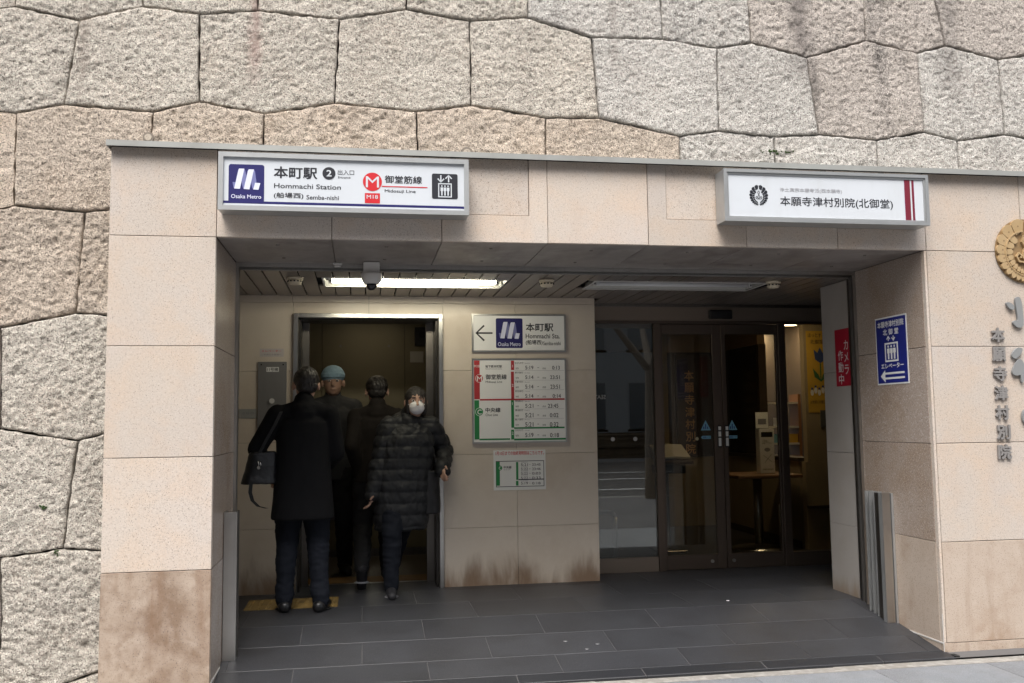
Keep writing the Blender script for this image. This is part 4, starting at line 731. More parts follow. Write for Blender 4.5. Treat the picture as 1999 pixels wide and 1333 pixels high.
box('mounting_box', .735, .83, .63, .74, 2.135, 2.2, offwhite, dc, .004)
lathe('camera_body', (.783, .66, 2.135), [(.060, 0), (.062, -.012), (.062, -.035), (.054, -.052), (.040, -.064)], offwhite, dc)
lathe('dome_window', (.783, .66, 2.135), [(.033, -.0642), (.032, -.076), (.026, -.090), (.015, -.099), (.003, -.102)], mat('smoked_dome', (.01, .01, .014), .08), dc)
sp = thing('ceiling_sensor', 'tiny white sensor on the shutter track left of the dome camera', 'sensor', (.585, .7, 2.2)); box('sensor_base', .558, .612, .69, .73, 2.19, 2.2025, offwhite, sp, .003); box('sensor_nose', .568, .602, .70, .725, 2.178, 2.1895, offwhite, sp, .003)
# ================================================================ signs
def frame_bm(F, r, t, w0, w1):
    bm = bmesh.new()
    for q in ((r[0], r[1], r[2], r[1]+t), (r[0], r[3]-t, r[2], r[3]), (r[0], r[1]+t, r[0]+t, r[3]-t), (r[2]-t, r[1]+t, r[2], r[3]-t)):
        vs = [bm.verts.new(F(u, v, w)) for w in (w0, w1) for u, v in rect(q)]
        for f in ((3, 2, 1, 0), (4, 5, 6, 7), (0, 1, 5, 4), (1, 2, 6, 5), (2, 3, 7, 6), (3, 0, 4, 7)): bm.faces.new([vs[i] for i in f])
    return bm
def logo(F, r, w, p, bottom):
    """blue square with folded ribbon letter"""
    W_, H_ = r[2]-r[0], r[3]-r[1]
    def q(pts): return [(r[0]+(x-85)/1030*W_, r[3]-(y-135)/1165*H_) for x, y in pts]
    plate('ribbon_back', F, [q([(200, 685), (300, 690), (258, 880), (232, 860)]), q([(530, 271), (556, 310), (600, 485), (528, 888), (498, 850), (462, 670)]), q([(808, 286), (846, 345), (892, 690), (848, 692), (805, 898), (768, 850), (733, 655)])], w, .0006, lav2, p)
    plate('ribbon_front', F, [q([(385, 270), (535, 270), (415, 890), (250, 885), (365, 310)]), q([(668, 284), (815, 286), (690, 900), (525, 892), (640, 330)]), q([(850, 692), (1003, 700), (952, 905), (800, 900)])], w+.0008, .0006, lav, p)
def lift_icon(F, r, w, p, m, back):
    """cage with three people; r is the cage square"""
    W_, H_ = r[2]-r[0], r[3]-r[1]; t = .075*W_
    bmf = frame_bm(F, r, t, w, w+.0007); bmo('cage_outline', bmf, m, p)
    pl = []
    for k in range(3):
        cx = r[0]+W_*(.27+.23*k); pl.append(ell(cx, r[1]+H_*.80, W_*.055, n=14)); b = r[1]+H_*.13
        pl.append([(cx-W_*.095, r[1]+H_*.70), (cx+W_*.095, r[1]+H_*.70), (cx+W_*.095, r[1]+H_*.45), (cx+W_*.055, r[1]+H_*.45), (cx+W_*.05, b), (cx-W_*.05, b), (cx-W_*.055, r[1]+H_*.45), (cx-W_*.095, r[1]+H_*.45)])
    plate('people_pictogram', F, pl, w, .0007, m, p)
def arrow_up(F, r, w, p, m, down=False, th=.22):
    x0, y0, x1, y1 = r; c = (x0+x1)/2; W_ = x1-x0; hh = W_*.55
    pts = [stroke([(c, y0), (c, y1-.02*W_)], W_*th), stroke([(x0, y1-hh), (c, y1), (x1, y1-hh)], W_*th)]
    if down: pts = [[(x, y0+y1-y) for x, y in q] for q in pts]
    plate('arrow', F, pts, w, .0007, m, p)
# --- station light box
F1 = front(-.125)
g1 = thing('station_sign', 'white light box sign with blue logo square and red line mark on the lintel', 'sign', (.65, -.02, 2.32))
g1['label'] = 'station name light box with blue logo and red circle mark, left on the lintel'
R1 = (.023, 2.316, 1.272, 2.609)
box('light_box_body', R1[0]+.002, R1[2]-.002, -.108, -.004, R1[1]+.002, R1[3]-.002, alu, g1); bmo('frame', frame_bm(F1, R1, .024, -.018, .004), alu, g1)
box('face', R1[0]+.024, R1[2]-.024, -.1165, -.109, R1[1]+.024, R1[3]-.024, white, g1)
Fw = front(-.1165); Z = S1
sq = Z['sq']; X0 = R1[0]+.025
plate('blue_print', Fw, [rrect((sq[0], 2.352, sq[2], sq[3]), .012, (1, 1, 0, 0)), rect((X0, 2.352, sq[0], 2.364)), rect((sq[2], 2.352, R1[2]-.025, 2.364))], .0003, .0007, navy, g1)
logo(Fw, (sq[0], sq[1], sq[2], sq[3]), .0012, g1, 0); text('Osaka Metro', Fw, Z['om'], .0018, lav, g1, .018)
text('本町駅', Fw, Z['honmachi'], .0008, ink, g1, .028); plate('number_disc', Fw, [ell(.5615, 2.517, .0325)], .0005, .0006, ink, g1); text('2', Fw, Z['n2'], .0018, white, g1, .03)
text('出入口', Fw, Z['deiri'], .0008, ink, g1, .006); text('Entrance', Fw, Z['ent'], .0008, ink, g1, .01)
text('Hommachi Station', Fw, Z['hs'], .0008, ink, g1, .02); text('(船場西)', Fw, Z['semba'], .0008, ink, g1, .016); text('Semba-nishi', Fw, Z['sn'], .0008, ink, g1, .016)
plate('red_disc', Fw, [ell(.779, 2.480, .048)], .0005, .0007, redp, g1); text('M', Fw, Z['mm'], .0018, white, g1, -.03)
plate('red_print', Fw, [rect(Z['mr']), rect((.827, 2.4555, 1.059, 2.4605))], .0005, .0007, redp, g1); text('M18', Fw, Z['m18'], .0018, white, g1, .02)
text('御堂筋線', Fw, Z['mido'], .0008, ink, g1, .02); text('Midosuji Line', Fw, Z['ml'], .0008, ink, g1, .02)
b_ = Z['bs']; plate('black_square', Fw, [rrect(b_, .009)], .0005, .0007, ink, g1)
arrow_up(Fw, (b_[0]+.030, b_[1]+.088, b_[0]+.062, b_[1]+.124), .0018, g1, white, True, .2); arrow_up(Fw, (b_[0]+.070, b_[1]+.088, b_[0]+.102, b_[1]+.124), .0018, g1, white, False, .2)
lift_icon(Fw, (b_[0]+.032, b_[1]+.008, b_[0]+.102, b_[1]+.082), .0018, g1, white, ink)
br = bmesh.new()
for x in (.15, .45, .75, 1.02, 1.18): bbox_bm(br, x, x+.03, -.09, -.004, 2.610, 2.625)
bmo('hanging_bracket', br, steel_dk, g1)
# --- temple light box
g2 = thing('temple_sign', 'white temple name light box with black crest and maroon stripes, right on the lintel', 'sign', (3.27, -.02, 2.32))
R2_ = (2.662, 2.320, 3.876, 2.609)
box('light_box_body', R2_[0]+.002, R2_[2]-.002, -.105, -.004, R2_[1]+.002, R2_[3]-.002, alu, g2); bmo('frame', frame_bm(F1, R2_, .018, -.018, .004), alu, g2); bmo('inner_frame', frame_bm(F1, (R2_[0]+.0185, R2_[1]+.0185, R2_[2]-.0185, R2_[3]-.0185), .010, -.018, -.003), alu, g2)
box('face', R2_[0]+.028, R2_[2]-.028, -.1165, -.106, R2_[1]+.028, R2_[3]-.028, white, g2); Z = S2
def crest(F, cx, cz, r, w, t, m, p, ry=1.04, back=None, gap=.90):
    """wisteria ring: two drooping racemes curving down each side, curls in the middle"""
    outer, inner, dots, lines = [], [], [], []
    def pt(a, rr): return (math.sin(a)*rr*r, math.cos(a)*rr*r*ry)
    for s in (-1, 1):
        n = 10; wts = [1.35*(.88**k) for k in range(n)]; tot = sum(wts); a = .03
        for k in range(n):
            da = 3.02*wts[k]/tot; a0, a1 = a, a+da*gap; am = (a0+a1)/2; rin = .56+.022*k; rout = 1.0-.006*k
            arc = [pt(a0+(a1-a0)*q, rout-(abs(q-.5)**2.4)*.5) for q in (0, .15, .35, .5, .65, .85, 1)]
            root = pt(a1+.05, rin); root2 = pt(a0+.15*da, rin+.06)
            outer.append([(cx+s*x, cz+z) for x, z in arc+[root, root2]])
            if k < 9:
                ri = .60+.016*k; l = .26-.012*k; arc = [pt(a0+(a1-a0)*q+.10, ri-l+(abs(q-.5)**2.2)*.30) for q in (0, .25, .5, .75, 1)]
                if k > 0: inner.append([(cx+s*x, cz+z) for x, z in arc+[pt(a1+.08, ri-.02), pt(a0+.14, ri-.02)]])
            x, z = pt(am+.02, .78); dots.append(ell(cx+s*x, cz+z, r*.028, n=8)); a += da
        lines.append(stroke([(cx+s*x, cz+z) for x, z in [pt(.12+(2.85)*q, .605+.16*q) for q in np.linspace(0, 1, 16)]], [r*.05*(1-.5*q) for q in np.linspace(0, 1, 16)]))
        cur = [(.03, .50), (.10, .30), (-.06, .02), (-.10, -.18), (.05, -.33), (.25, -.30), (.32, -.15), (.24, -.05), (.15, -.12), (.19, -.20)]
        lines.append(stroke([(cx+s*x*r, cz+z*r-.02*r) for x, z in cur], r*.055))
    if back: plate('crest_backing', F, [ell(cx, cz, r*.985, r*ry*.985, 48)], w-.002, .0015, back, p)
    plate('outer_petals', F, outer, w, t, m, p); plate('petal_marks', F, dots, w+t, .0008, back or m, p); plate('inner_petals', F, inner, w, t*.9, m, p); plate('stems', F, lines, w+t*.1, t*1.12, m, p)
    return dots
crest(Fw, 2.865, 2.466, .0555, .0005, .0007, ink, g2, 1.08)
text('浄土真宗本願寺派(西本願寺)', Fw, Z['small'], .0008, mat('light_grey_print', (.33, .33, .35), .5), g2, .004)
text('本願寺津村別院(北御堂)', Fw, Z['big'], .0008, ink, g2, .012)
plate('maroon_stripe', Fw, [[(3.737, 2.35), (3.769, 2.35), (3.769, 2.579), (3.737, 2.579)]], .0005, .0006, maroon, g2); plate('thin_stripe', Fw, [rect((3.779, 2.35, 3.790, 2.579))], .0005, .0006, maroon, g2); plate('purple_edge', Fw, [rect((3.734, 2.35, 3.7365, 2.579)), rect((3.7905, 2.35, 3.793, 2.579))], .0005, .0006, maroon2, g2)
br = bmesh.new()
for x in (2.9, 3.25, 3.6): bbox_bm(br, x, x+.03, -.09, -.004, 2.610, 2.625)
bmo('hanging_bracket', br, steel_dk, g2)
# --- direction sign on the inner wall
F3 = front(1.90); Z = S3; r = Z['frame']
g3 = thing('direction_sign', 'framed white sign with left arrow and blue logo above the timetable', 'sign', ((r[0]+r[2])/2, 1.89, r[1]))
box('board', r[0]+.004, r[2]-.004, 1.885, 1.8985, r[1]+.004, r[3]-.004, white_board, g3); bmo('frame', frame_bm(F3, r, .012, .002, .022), steel, g3); Fw3 = front(1.885)
plate('blue_square', Fw3, [rrect(Z['sq'], .01)], .0004, .0006, navy, g3); s_ = Z['sq']; logo(Fw3, (s_[0], s_[1]-.01, s_[2], s_[3]), .0012, g3, 0); text('Osaka Metro', Fw3, Z['om'], .0018, lav, g3, .02)
a = Z['arrow']; mz = (a[1]+a[3])/2
plate('arrow', Fw3, [stroke([(a[0]+.004, mz), (a[2], mz)], .012), stroke([(a[0]+.062, a[3]), (a[0]+.004, mz), (a[0]+.062, a[1])], .013)], .0004, .0006, ink, g3)
text('本町駅', Fw3, Z['honmachi'], .0006, ink, g3, .02); text('Hommachi Sta.', Fw3, Z['hs'], .0006, ink, g3, .02); text('(船場西)', Fw3, Z['semba'], .0006, ink, g3, .016); text('Semba-nishi', Fw3, Z['sn'], .0006, ink, g3, .012)
# --- timetable
Z = T; r = Z['frame']
g4 = thing('timetable_board', 'framed first and last train timetable with red and green bands', 'timetable', ((r[0]+r[2])/2, 1.89, r[1]))
box('board', r[0]+.004, r[2]-.004, 1.885, 1.8985, r[1]+.004, r[3]-.004, white_board, g4); bmo('frame', frame_bm(F3, r, .010, .002, .021), steel, g4)
plate('red_band', Fw3, [rect(Z[k]) for k in ('redbar', 'n1', 'n2')]+[rect((Z['redline'][0], Z['redline'][1], Z['redline'][2], Z['redline'][3]))], .0004, .0005, redt, g4)
plate('green_band', Fw3, [rect(Z[k]) for k in ('greenbar', 'n3', 'n4', 'gl', 'gl2', 'gl3')], .0004, .0005, greenp, g4)
def disc(k, m, p, Zd, m2=None):
    q = Zd[k]; cx, cy, rr = (q[0]+q[2])/2, (q[1]+q[3])/2, (q[2]-q[0])/2
    plate('disc_rim', Fw3, [ell(cx, cy, rr)], .0010, .0004, white_board, p); plate('disc', Fw3, [ell(cx, cy, rr*.90)], .0016, .0004, m, p)
disc('mc', redt, g4, Z); text('M', Fw3, Z['mm'], .0022, white_board, g4, .015); disc('cc', greenp, g4, Z); text('C', Fw3, Z['cm'], .0022, white_board, g4, .03)
text('M18', Fw3, Z['m18'], .0012, white_board, g4, .01); text('地下鉄本町駅', Fw3, Z['eki'], .0006, ink, g4, .02); text('Subway Hommachi Station', Fw3, Z['ekie'], .0006, ink, g4)
text('御堂筋線', Fw3, Z['mido'], .0006, ink, g4, .02); text('Midosuji Line', Fw3, Z['ml'], .0006, ink, g4, .01); text('中央線', Fw3, Z['chuo'], .0006, ink, g4, .02); text('Chuo Line', Fw3, Z['cl'], .0006, ink, g4, .01)
for k, s in (('d1', '1'), ('d2', '2'), ('d3', '1'), ('d4', '2')): text(s, Fw3, Z[k], .0012, white_board, g4, .02, keep=True)
RW = [('5:19', '0:13', 'なかもず行', 'Nakamozu'), ('5:14', '23:51', '新大阪行', 'Shin-Osaka'), ('5:14', '23:51', '千里中央行', 'Senri'), ('5:14', '0:14', '天王寺行', 'Tennoji'), ('5:21', '23:45', '学研奈良登美ヶ丘行', 'Gakken-Nara'), ('5:21', '0:02', '長田行', 'Nagata'), ('5:21', '0:32', '森ノ宮行', 'Morinomiya'), ('5:19', '0:18', 'コスモスクエア行', 'Cosmosquare')]
for i, (a, b, c, d) in enumerate(RW):
    text(a, Fw3, Z['t%d' % i], .0006, ink, g4, .016); text(b, Fw3, Z['u%d' % i], .0006, ink, g4, .016)
    text(c, Fw3, Z['h%d' % i], .0006, ink, g4, .01); text(d, Fw3, Z['e%d' % i], .0006, ink2, g4)
    text('始発', Fw3, Z['f%d' % i], .0006, ink, g4); text('終発', Fw3, Z['g%d' % i], .0006, ink, g4); plate('dash', Fw3, [rect(Z['k%d' % i])], .0004, .0005, ink, g4)
    if i not in (3, 6, 7): q = Z['l%d' % i]; plate('row_rule', Fw3, [rect((q[0], q[1], q[2], q[1]+.0012))], .0004, .0004, ink2, g4)
# --- taped paper notice
Z = N; r = Z['paper']; Fn = front(1.8985)
g5 = thing('paper_notice', 'white paper notice with small green table taped under the timetable', 'notice', ((r[0]+r[2])/2, 1.898, r[1]))
plate('sheet', Fn, [rect(r)], 0, .0012, paper, g5)
text('1月10日までの始終発時刻はこちらです。', Fn, Z['head'], .0016, redp, g5, .015)
b_ = Z['box']; bmo('table_outline', frame_bm(Fn, b_, .0045, .0014, .0018), ink, g5)
plate('green_band', Fn, [rect(Z[k]) for k in ('gb', 'ng', 'ng2')], .0019, .0004, greenp, g5); q = Z['cc']; plate('disc', Fn, [ell((q[0]+q[2])/2, (q[1]+q[3])/2, (q[2]-q[0])/2)], .0024, .0004, greenp, g5)
text('C', Fn, Z['cm'], .003, paper, g5, .03); text('中央線', Fn, Z['chuo'], .0016, ink, g5, .02); text('Chuo Line', Fn, Z['cl'], .0016, ink, g5); plate('row_rule', Fn, [rect(Z['l'])], .0019, .0004, ink, g5)
for i, (a, b) in enumerate((('5:21', '23:45'), ('5:22', '23:46'), ('5:22', '0:03'), ('5:22', '0:33'), ('5:19', '0:18'))):
    text(a, Fn, Z['t%d' % i], .0016, ink, g5, .01); text(b, Fn, Z['u%d' % i], .0016, ink, g5, .01); text('コスモ行' if i else '学研奈良行', Fn, Z['h%d' % i], .0016, ink2, g5); plate('dash', Fn, [rect(Z['k%d' % i])], .0016, .0004, ink, g5)
# --- call panel, small notice, grey plate left of the elevator
g6 = thing('call_panel', 'grey steel elevator call panel left of the door', 'control panel', (.105, 1.89, 1.2))
box('panel_plate', .007, .204, 1.888, 1.899, 1.18, 1.696, mat('grey_call_panel', (.21, .205, .20), .4, .3), g6, .002); plate('number_label', front(1.888), [rect((.065, 1.625, .15, 1.658))], 0, .001, paper, g6); text('11号機', front(1.887), (.07, 1.629, .145, 1.654), .0004, ink, g6, .02)
for z in (1.42, 1.33): cyl('call_button', (.105, 1.887, z), (.105, 1.876, z), .018, offwhite, g6)
for x in (.03, .18): cyl('screw', (x, 1.888, 1.675), (x, 1.885, 1.675), .005, rubber, g6)
g7 = thing('small_notice', 'small pale notice strip stuck above the call panel', 'notice', (.1, 1.898, 1.73)); plate('sheet', Fn, [rect((.017, 1.732, .182, 1.789))], 0, .001, mat('pale_notice', (.50, .46, .45), .6), g7)
text('エレベーター', Fn, (.03, 1.765, .165, 1.78), .0013, redp, g7, .01); text('ご利用のお客様へ', Fn, (.03, 1.741, .165, 1.753), .0013, ink2, g7)
g8 = thing('small_grey_plate', 'small grey plate on the wall beside the left jamb', 'plate', (-.04, 1.898, 1.3)); plate('sheet', Fn, [rect((-.12, 1.30, .0, 1.365))], 0, .003, mat('grey_plate', (.28, .28, .27), .5), g8); text('点検中', Fn, (-.10, 1.325, -.02, 1.345), .0033, ink2, g8)
# --- red camera notice
Z = RED; r = Z['frame']; Fr = leftward(XR-.0005)
g9 = thing('camera_notice', 'red vertical notice with white characters on the pale stub wall', 'notice', (XR, -(r[0]+r[2])/2, r[1]))
plate('sheet', Fr, [rect((-1.04, r[1], -.842, r[3]))], 0, .0015, red_s, g9)
pinkish = mat('white_characters', (.7, .66, .66), .5)
for k, ch in enumerate('カメラ'): zc = 1.735-k*.082; text(ch, Fr, (-.925, zc-.032, -.872, zc+.032), .002, pinkish, g9, .012)
for k, ch in enumerate('作動中'): zc = 1.668-k*.080; text(ch, Fr, (-1.005, zc-.034, -.94, zc+.034), .002, pinkish, g9, .012)
# --- blue elevator sign
Z = BLUE; r = Z['frame']; Fb = leftward(XR-.0005)
g10 = thing('elevator_sign', 'blue elevator sign with white arrow on the right jamb of the portal', 'sign', (XR, -(r[0]+r[2])/2, r[1]))
plate('sheet', Fb, [rect((r[0]-.004, r[1]-.006, r[2]+.004, r[3]+.006))], 0, .002, white_board, g10); plate('blue_field', Fb, [rect((r[0]+.004, r[1]+.003, r[2]-.004, r[3]-.003))], .0022, .0006, blue_s, g10)
text('本願寺津村別院', Fb, (-.508, 1.800, -.228, 1.840), .003, white_board, g10, .02); text('北 御 堂', Fb, (-.45, 1.752, -.285, 1.790), .003, white_board, g10, .02)
arrow_up(Fb, (-.412, 1.715, -.378, 1.745), .003, g10, white_board, False, .2); arrow_up(Fb, (-.358, 1.715, -.324, 1.745), .003, g10, white_board, True, .2)
lift_icon(Fb, (-.437, 1.588, -.297, 1.705), .003, g10, white_board, blue_s)
text('エレベーター', Fb, (-.485, 1.548, -.245, 1.580), .003, white_board, g10, .025)
plate('arrow', Fb, [[(-.495, 1.502), (-.445, 1.540), (-.445, 1.464)], rect((-.4448, 1.512, -.240, 1.524)), rect((-.4448, 1.482, -.240, 1.494))], .003, .0006, white_board, g10)
# --- gold crest and metal letters on the right
Ff = front(0)
g11 = thing('gold_crest', 'gold relief wisteria crest fixed to the granite at the right edge', 'crest', (4.55, -.02, 2.21))
crest(Ff, 4.552, 2.208, .193, .006, .014, gold, g11, 1.0, gold_dk, .965)
g12 = thing('metal_lettering', 'small dull metal temple name letters running down the granite', 'lettering', (4.345, -.01, 1.38))
for k, ch in enumerate('本願寺津村別院'):
    zc = 1.716-k*.1115; text(ch, Ff, (4.303, zc-.042, 4.388, zc+.042), .003, letter_m, g12, .035, .012, 'character')
g13 = thing('brush_lettering', 'large grey brush written characters below the crest, cut by the picture edge', 'lettering', (4.6, -.01, 1.5))
def B(pts): return [(4.43+(x-198)*.00123, 1.90-(y-507)*.00111) for x, y in pts]
def sm(pts, n=3):
    for _ in range(n):
        out = []
        for i in range(len(pts)):
            a, b = pts[i], pts[(i+1) % len(pts)]; out += [(a[0]*.75+b[0]*.25, a[1]*.75+b[1]*.25), (a[0]*.25+b[0]*.75, a[1]*.25+b[1]*.75)]
        pts = out
    return pts
N1 = [[(175, 505), (195, 500), (222, 520), (218, 545), (195, 538)], [(225, 478), (250, 470), (262, 500), (264, 600), (262, 630), (235, 638), (205, 612), (215, 596), (238, 600), (230, 540)], [(300, 460), (325, 455), (330, 600), (400, 590), (410, 615), (320, 640), (300, 620)], [(330, 520), (380, 490), (390, 505), (335, 545)]]
N2 = [[(188, 780), (215, 742), (245, 738), (252, 755), (225, 790), (205, 800)], [(184, 872), (210, 820), (232, 790), (256, 825), (254, 860), (246, 925), (232, 918), (234, 878), (210, 888)], [(275, 755), (340, 745), (345, 765), (280, 775)], [(305, 740), (322, 740), (325, 900), (305, 905)], [(280, 820), (345, 815), (345, 832), (280, 838)], [(270, 900), (350, 885), (355, 905), (275, 920)], [(365, 760), (420, 755), (425, 890), (400, 880), (400, 780), (385, 780), (385, 930), (368, 930)]]
N3 = [[(226, 1090), (240, 1058), (258, 1060), (262, 1110), (248, 1135), (230, 1125)], [(320, 1035), (338, 1035), (340, 1080), (322, 1080)], [(275, 1085), (400, 1075), (410, 1110), (390, 1115), (385, 1098), (280, 1105)], [(300, 1125), (370, 1120), (368, 1165), (305, 1170)], [(325, 1170), (342, 1170), (345, 1260), (325, 1260)], [(285, 1205), (385, 1200), (385, 1218), (285, 1222)], [(260, 1255), (410, 1245), (415, 1268), (262, 1278)]]
for nn in (N1, N2, N3): plate('character', Ff, [sm(B(q)) for q in nn], .004, .014, brush_m, g13)
# ================================================================ people
def organic(name, prims, m, parent, voxel=.008, it=6, disp=None, fac=.6):
    bm = bmesh.new()
    for p in prims:
        if p[0] == 'c':
            _, a, b, r0, r1 = p; a, b = Vector(a), Vector(b)
            bmesh.ops.create_icosphere(bm, subdivisions=2, radius=r0, matrix=Matrix.Translation(a)); bmesh.ops.create_icosphere(bm, subdivisions=2, radius=r1, matrix=Matrix.Translation(b))
            if (b-a).length > 1e-4: cyl_bm(bm, a, b, r0, r1, 14)
        elif p[0] == 'e':
            _, c, rr = p[:3]; R = p[3] if len(p) > 3 else Matrix.Identity(4)
            bmesh.ops.create_icosphere(bm, subdivisions=3, radius=1, matrix=Matrix.Translation(c) @ R @ Matrix.Diagonal((*rr, 1)))
        elif p[0] == 'l':
            rings = p[1]; n = 20; prev = None; first = None
            for (cx, cy, cz, rx, ry, an) in rings:
                ca, sa = math.cos(an), math.sin(an); vs = []
                for i in range(n):
                    t = 2*math.pi*i/n; ex, ey = rx*math.copysign(abs(math.cos(t))**.85, math.cos(t)), ry*math.copysign(abs(math.sin(t))**.85, math.sin(t))
                    vs.append(bm.verts.new((cx+ex*ca-ey*sa, cy+ex*sa+ey*ca, cz)))
                if prev:
                    for i in range(n): bm.faces.new((prev[i], prev[(i+1) % n], vs[(i+1) % n], vs[i]))
                else: first = vs
                prev = vs
            bm.faces.new(first[::-1]); bm.faces.new(prev)
    bmesh.ops.recalc_face_normals(bm, faces=bm.faces)
    me = bpy.data.meshes.new('tmp'); bm.to_mesh(me); bm.free(); o = bpy.data.objects.new('tmp', me); COL.objects.link(o)
    r = o.modifiers.new('r', 'REMESH'); r.mode = 'VOXEL'; r.voxel_size = voxel
    s = o.modifiers.new('s', 'SMOOTH'); s.iterations = it; s.factor = fac
    dg = bpy.context.evaluated_depsgraph_get(); me2 = bpy.data.meshes.new_from_object(o.evaluated_get(dg)); bpy.data.objects.remove(o); bpy.data.meshes.remove(me)
    n = len(me2.vertices); co = np.empty(n*3); me2.vertices.foreach_get('co', co); co = co.reshape(-1, 3); no = np.empty(n*3); me2.vertices.foreach_get('normal', no); no = no.reshape(-1, 3)
    if disp: co = co+no*disp(co, no)[:, None]
    O = np.array(ORG[parent.name]); me2.vertices.foreach_set('co', (co-O).ravel()); me2.name = name; me2.update()
    return finish(name, me2, m, parent, True)
def folds(amp, sx=9, sz=14, seed=0):
    def f(co, no): return (fbm(co[:, 0]*sx+co[:, 1]*sx*.8+seed, co[:, 2]*sz+seed, 3)-.5)*2*amp
    return f
def quilt(co, no): return np.abs(np.sin(np.pi*(co[:, 2]+.02*(fbm(co[:, 0]*5+3, co[:, 2]*4, 2)-.5))/.078))**.5*.013+(fbm(co[:, 0]*34, co[:, 2]*20+co[:, 1]*20, 3)-.5)*.020
def ik(a, c, l1, l2, hint):
    a, c = Vector(a), Vector(c); d = c-a; L = min(d.length, (l1+l2)*.999); dn = d.normalized(); x = (l1*l1-l2*l2+L*L)/(2*L); h = math.sqrt(max(l1*l1-x*x, 0))
    hv = Vector(hint); hv = (hv-dn*hv.dot(dn)).normalized(); return a+dn*x+hv*h, a+dn*L
skin_m = mat('skin', (.42, .26, .19), .55, clouds=(12, (.46, .25, .18), .4)); hair_m = mat('black_hair', (.016, .013, .011), .45, streak=(160, (.05, .042, .036), .8, (1, 1, .15)), bump=(150, .004)); eye_w = mat('eye_white', (.6, .58, .55), .3); eye_d = mat('eye_dark', (.02, .014, .01), .2)
def person(label, x, y, ang, h, P, cloth, zf0=.085):
    """local frame: +y is where the person faces, x to their right; ang turns it about z"""
    t = thing('person', label, 'person', (x, y, zf0)); ca, sa = math.cos(ang), math.sin(ang)
    def Wd(p): return Vector((x+(p[0]*ca-p[1]*sa)*h, y+(p[0]*sa+p[1]*ca)*h, zf0+p[2]*h))
    def D(p): return Vector((p[0]*ca-p[1]*sa, p[0]*sa+p[1]*ca, p[2]))
    hip = Vector(P.get('hip', (0, 0, .53))); sh = Vector(P.get('chest', (0, 0, .81))); hd = Vector(P.get('head', (0, .02, .925)))
    s_ = cloth.get('wide', .105)
    R = Matrix.Rotation(ang+P.get('turn', 0), 4, 'Z'); prims = []
    C_ = lambda a, b, r0, r1: prims.append(('c', Wd(a), Wd(b), r0*h, r1*h))
    arms, legs = {}, {}
    for k, sd_ in (('R', 1), ('L', -1)):
        shd = sh+Vector((s_*sd_, 0, -.005)); hn = Vector(P.get('hand'+k, (.17*sd_, .02, .47))); el_, hn2 = ik(shd, hn, .165, .155, P.get('elb'+k, (.4*sd_, -1, 0)))
        arms[k] = (shd, el_, hn2); C_(shd, el_, .028, .022); C_(el_, hn2, .022, .016)
        dn = (hn2-el_).normalized(); side = Vector(P.get('palm'+k, (0, 1, 0))); side = (side-dn*side.dot(dn)).normalized(); nn_ = dn.cross(side)
        pc = hn2+dn*.028
        prims.append(('c', Wd(hn2), Wd(hn2+dn*.035+side*.008), .015*h, .013*h)); prims.append(('c', Wd(hn2+dn*.01-side*.008), Wd(hn2+dn*.045-side*.010), .012*h, .011*h)); prims.append(('c', Wd(hn2+dn*.01+side*.010), Wd(hn2+dn*.045+side*.012), .012*h, .011*h))
        curl = P.get('curl', .5); bendv = nn_*sd_
        for q in range(4):
            o_ = side*(.016-.0105*q); Lf = (.020, .023, .021, .016)[q]; a0 = hn2+dn*.050+o_; d1 = (dn+bendv*curl*.5).normalized(); a1 = a0+d1*Lf; d2 = (dn+bendv*curl*1.6).normalized(); a2 = a1+d2*Lf*.75; d3 = (dn*.5+bendv*curl*2.2).normalized(); a3 = a2+d3*Lf*.5
            C_(a0, a1, .0056, .0053); C_(a1, a2, .0053, .005); C_(a2, a3, .005, .0044)
        th0 = hn2+dn*.015+side*.016; th1 = th0+(dn*.6+side*.8).normalized()*.022; th2 = th1+(dn+bendv*.5).normalized()*.020; C_(th0, th1, .0075, .006); C_(th1, th2, .006, .005)
    for k, sd_ in (('R', 1), ('L', -1)):
        hp = hip+Vector((.052*sd_, 0, -.01)); ft = Vector(P.get('foot'+k, (.06*sd_, 0, .045))); kn, ft2 = ik(hp, ft, .245, .245, P.get('kne'+k, (0, 1, 0))); legs[k] = (hp, kn, ft2); C_(hp, kn, .055, .036); C_(kn, ft2, .034, .022)
        fd = Vector(P.get('toe'+k, (.15*sd_, 1, 0))).normalized(); legs[k] += (fd,); C_(ft2+Vector((0, 0, -.018)), ft2+fd*.085+Vector((0, 0, -.026)), .022, .016)
    tw = [(hip.lerp(sh, u)) for u in (0, .3, .6, 1)]
    for p_, rx, ry in zip([hip+Vector((0, 0, -.03))]+tw[:3]+[sh+Vector((0, 0, -.055))], (.080, .085, .075, .085, .080), (.055, .057, .05, .055, .05)):
        prims.append(('e', Wd(p_), (rx*h, ry*h, .075*h), R))
    C_(sh+Vector((0, -.005, -.02)), hd+Vector((0, -.012, -.04)), .034, .031)
    hc = Wd(hd); hs_ = h*1.02
    def HP(v): return hc+(R @ Vector(v).to_4d()).to_3d()*hs_ if False else hc+(R.to_3x3() @ Vector(v))*hs_
    prims += [('e', HP((0, -.008, .012)), (.048*hs_, .058*hs_, .056*hs_), R), ('e', HP((0, .008, -.018)), (.040*hs_, .044*hs_, .050*hs_), R), ('e', HP((0, .020, -.045)), (.024*hs_, .024*hs_, .018*hs_), R),
              ('c', HP((0, .050, .006)), HP((0, .062, -.014)), .0055*hs_, .0085*hs_), ('e', HP((0, .047, -.034)), (.013*hs_, .007*hs_, .005*hs_), R), ('e', HP((.051, -.004, -.006)), (.007*hs_, .013*hs_, .019*hs_), R), ('e', HP((-.051, -.004, -.006)), (.007*hs_, .013*hs_, .019*hs_), R)]
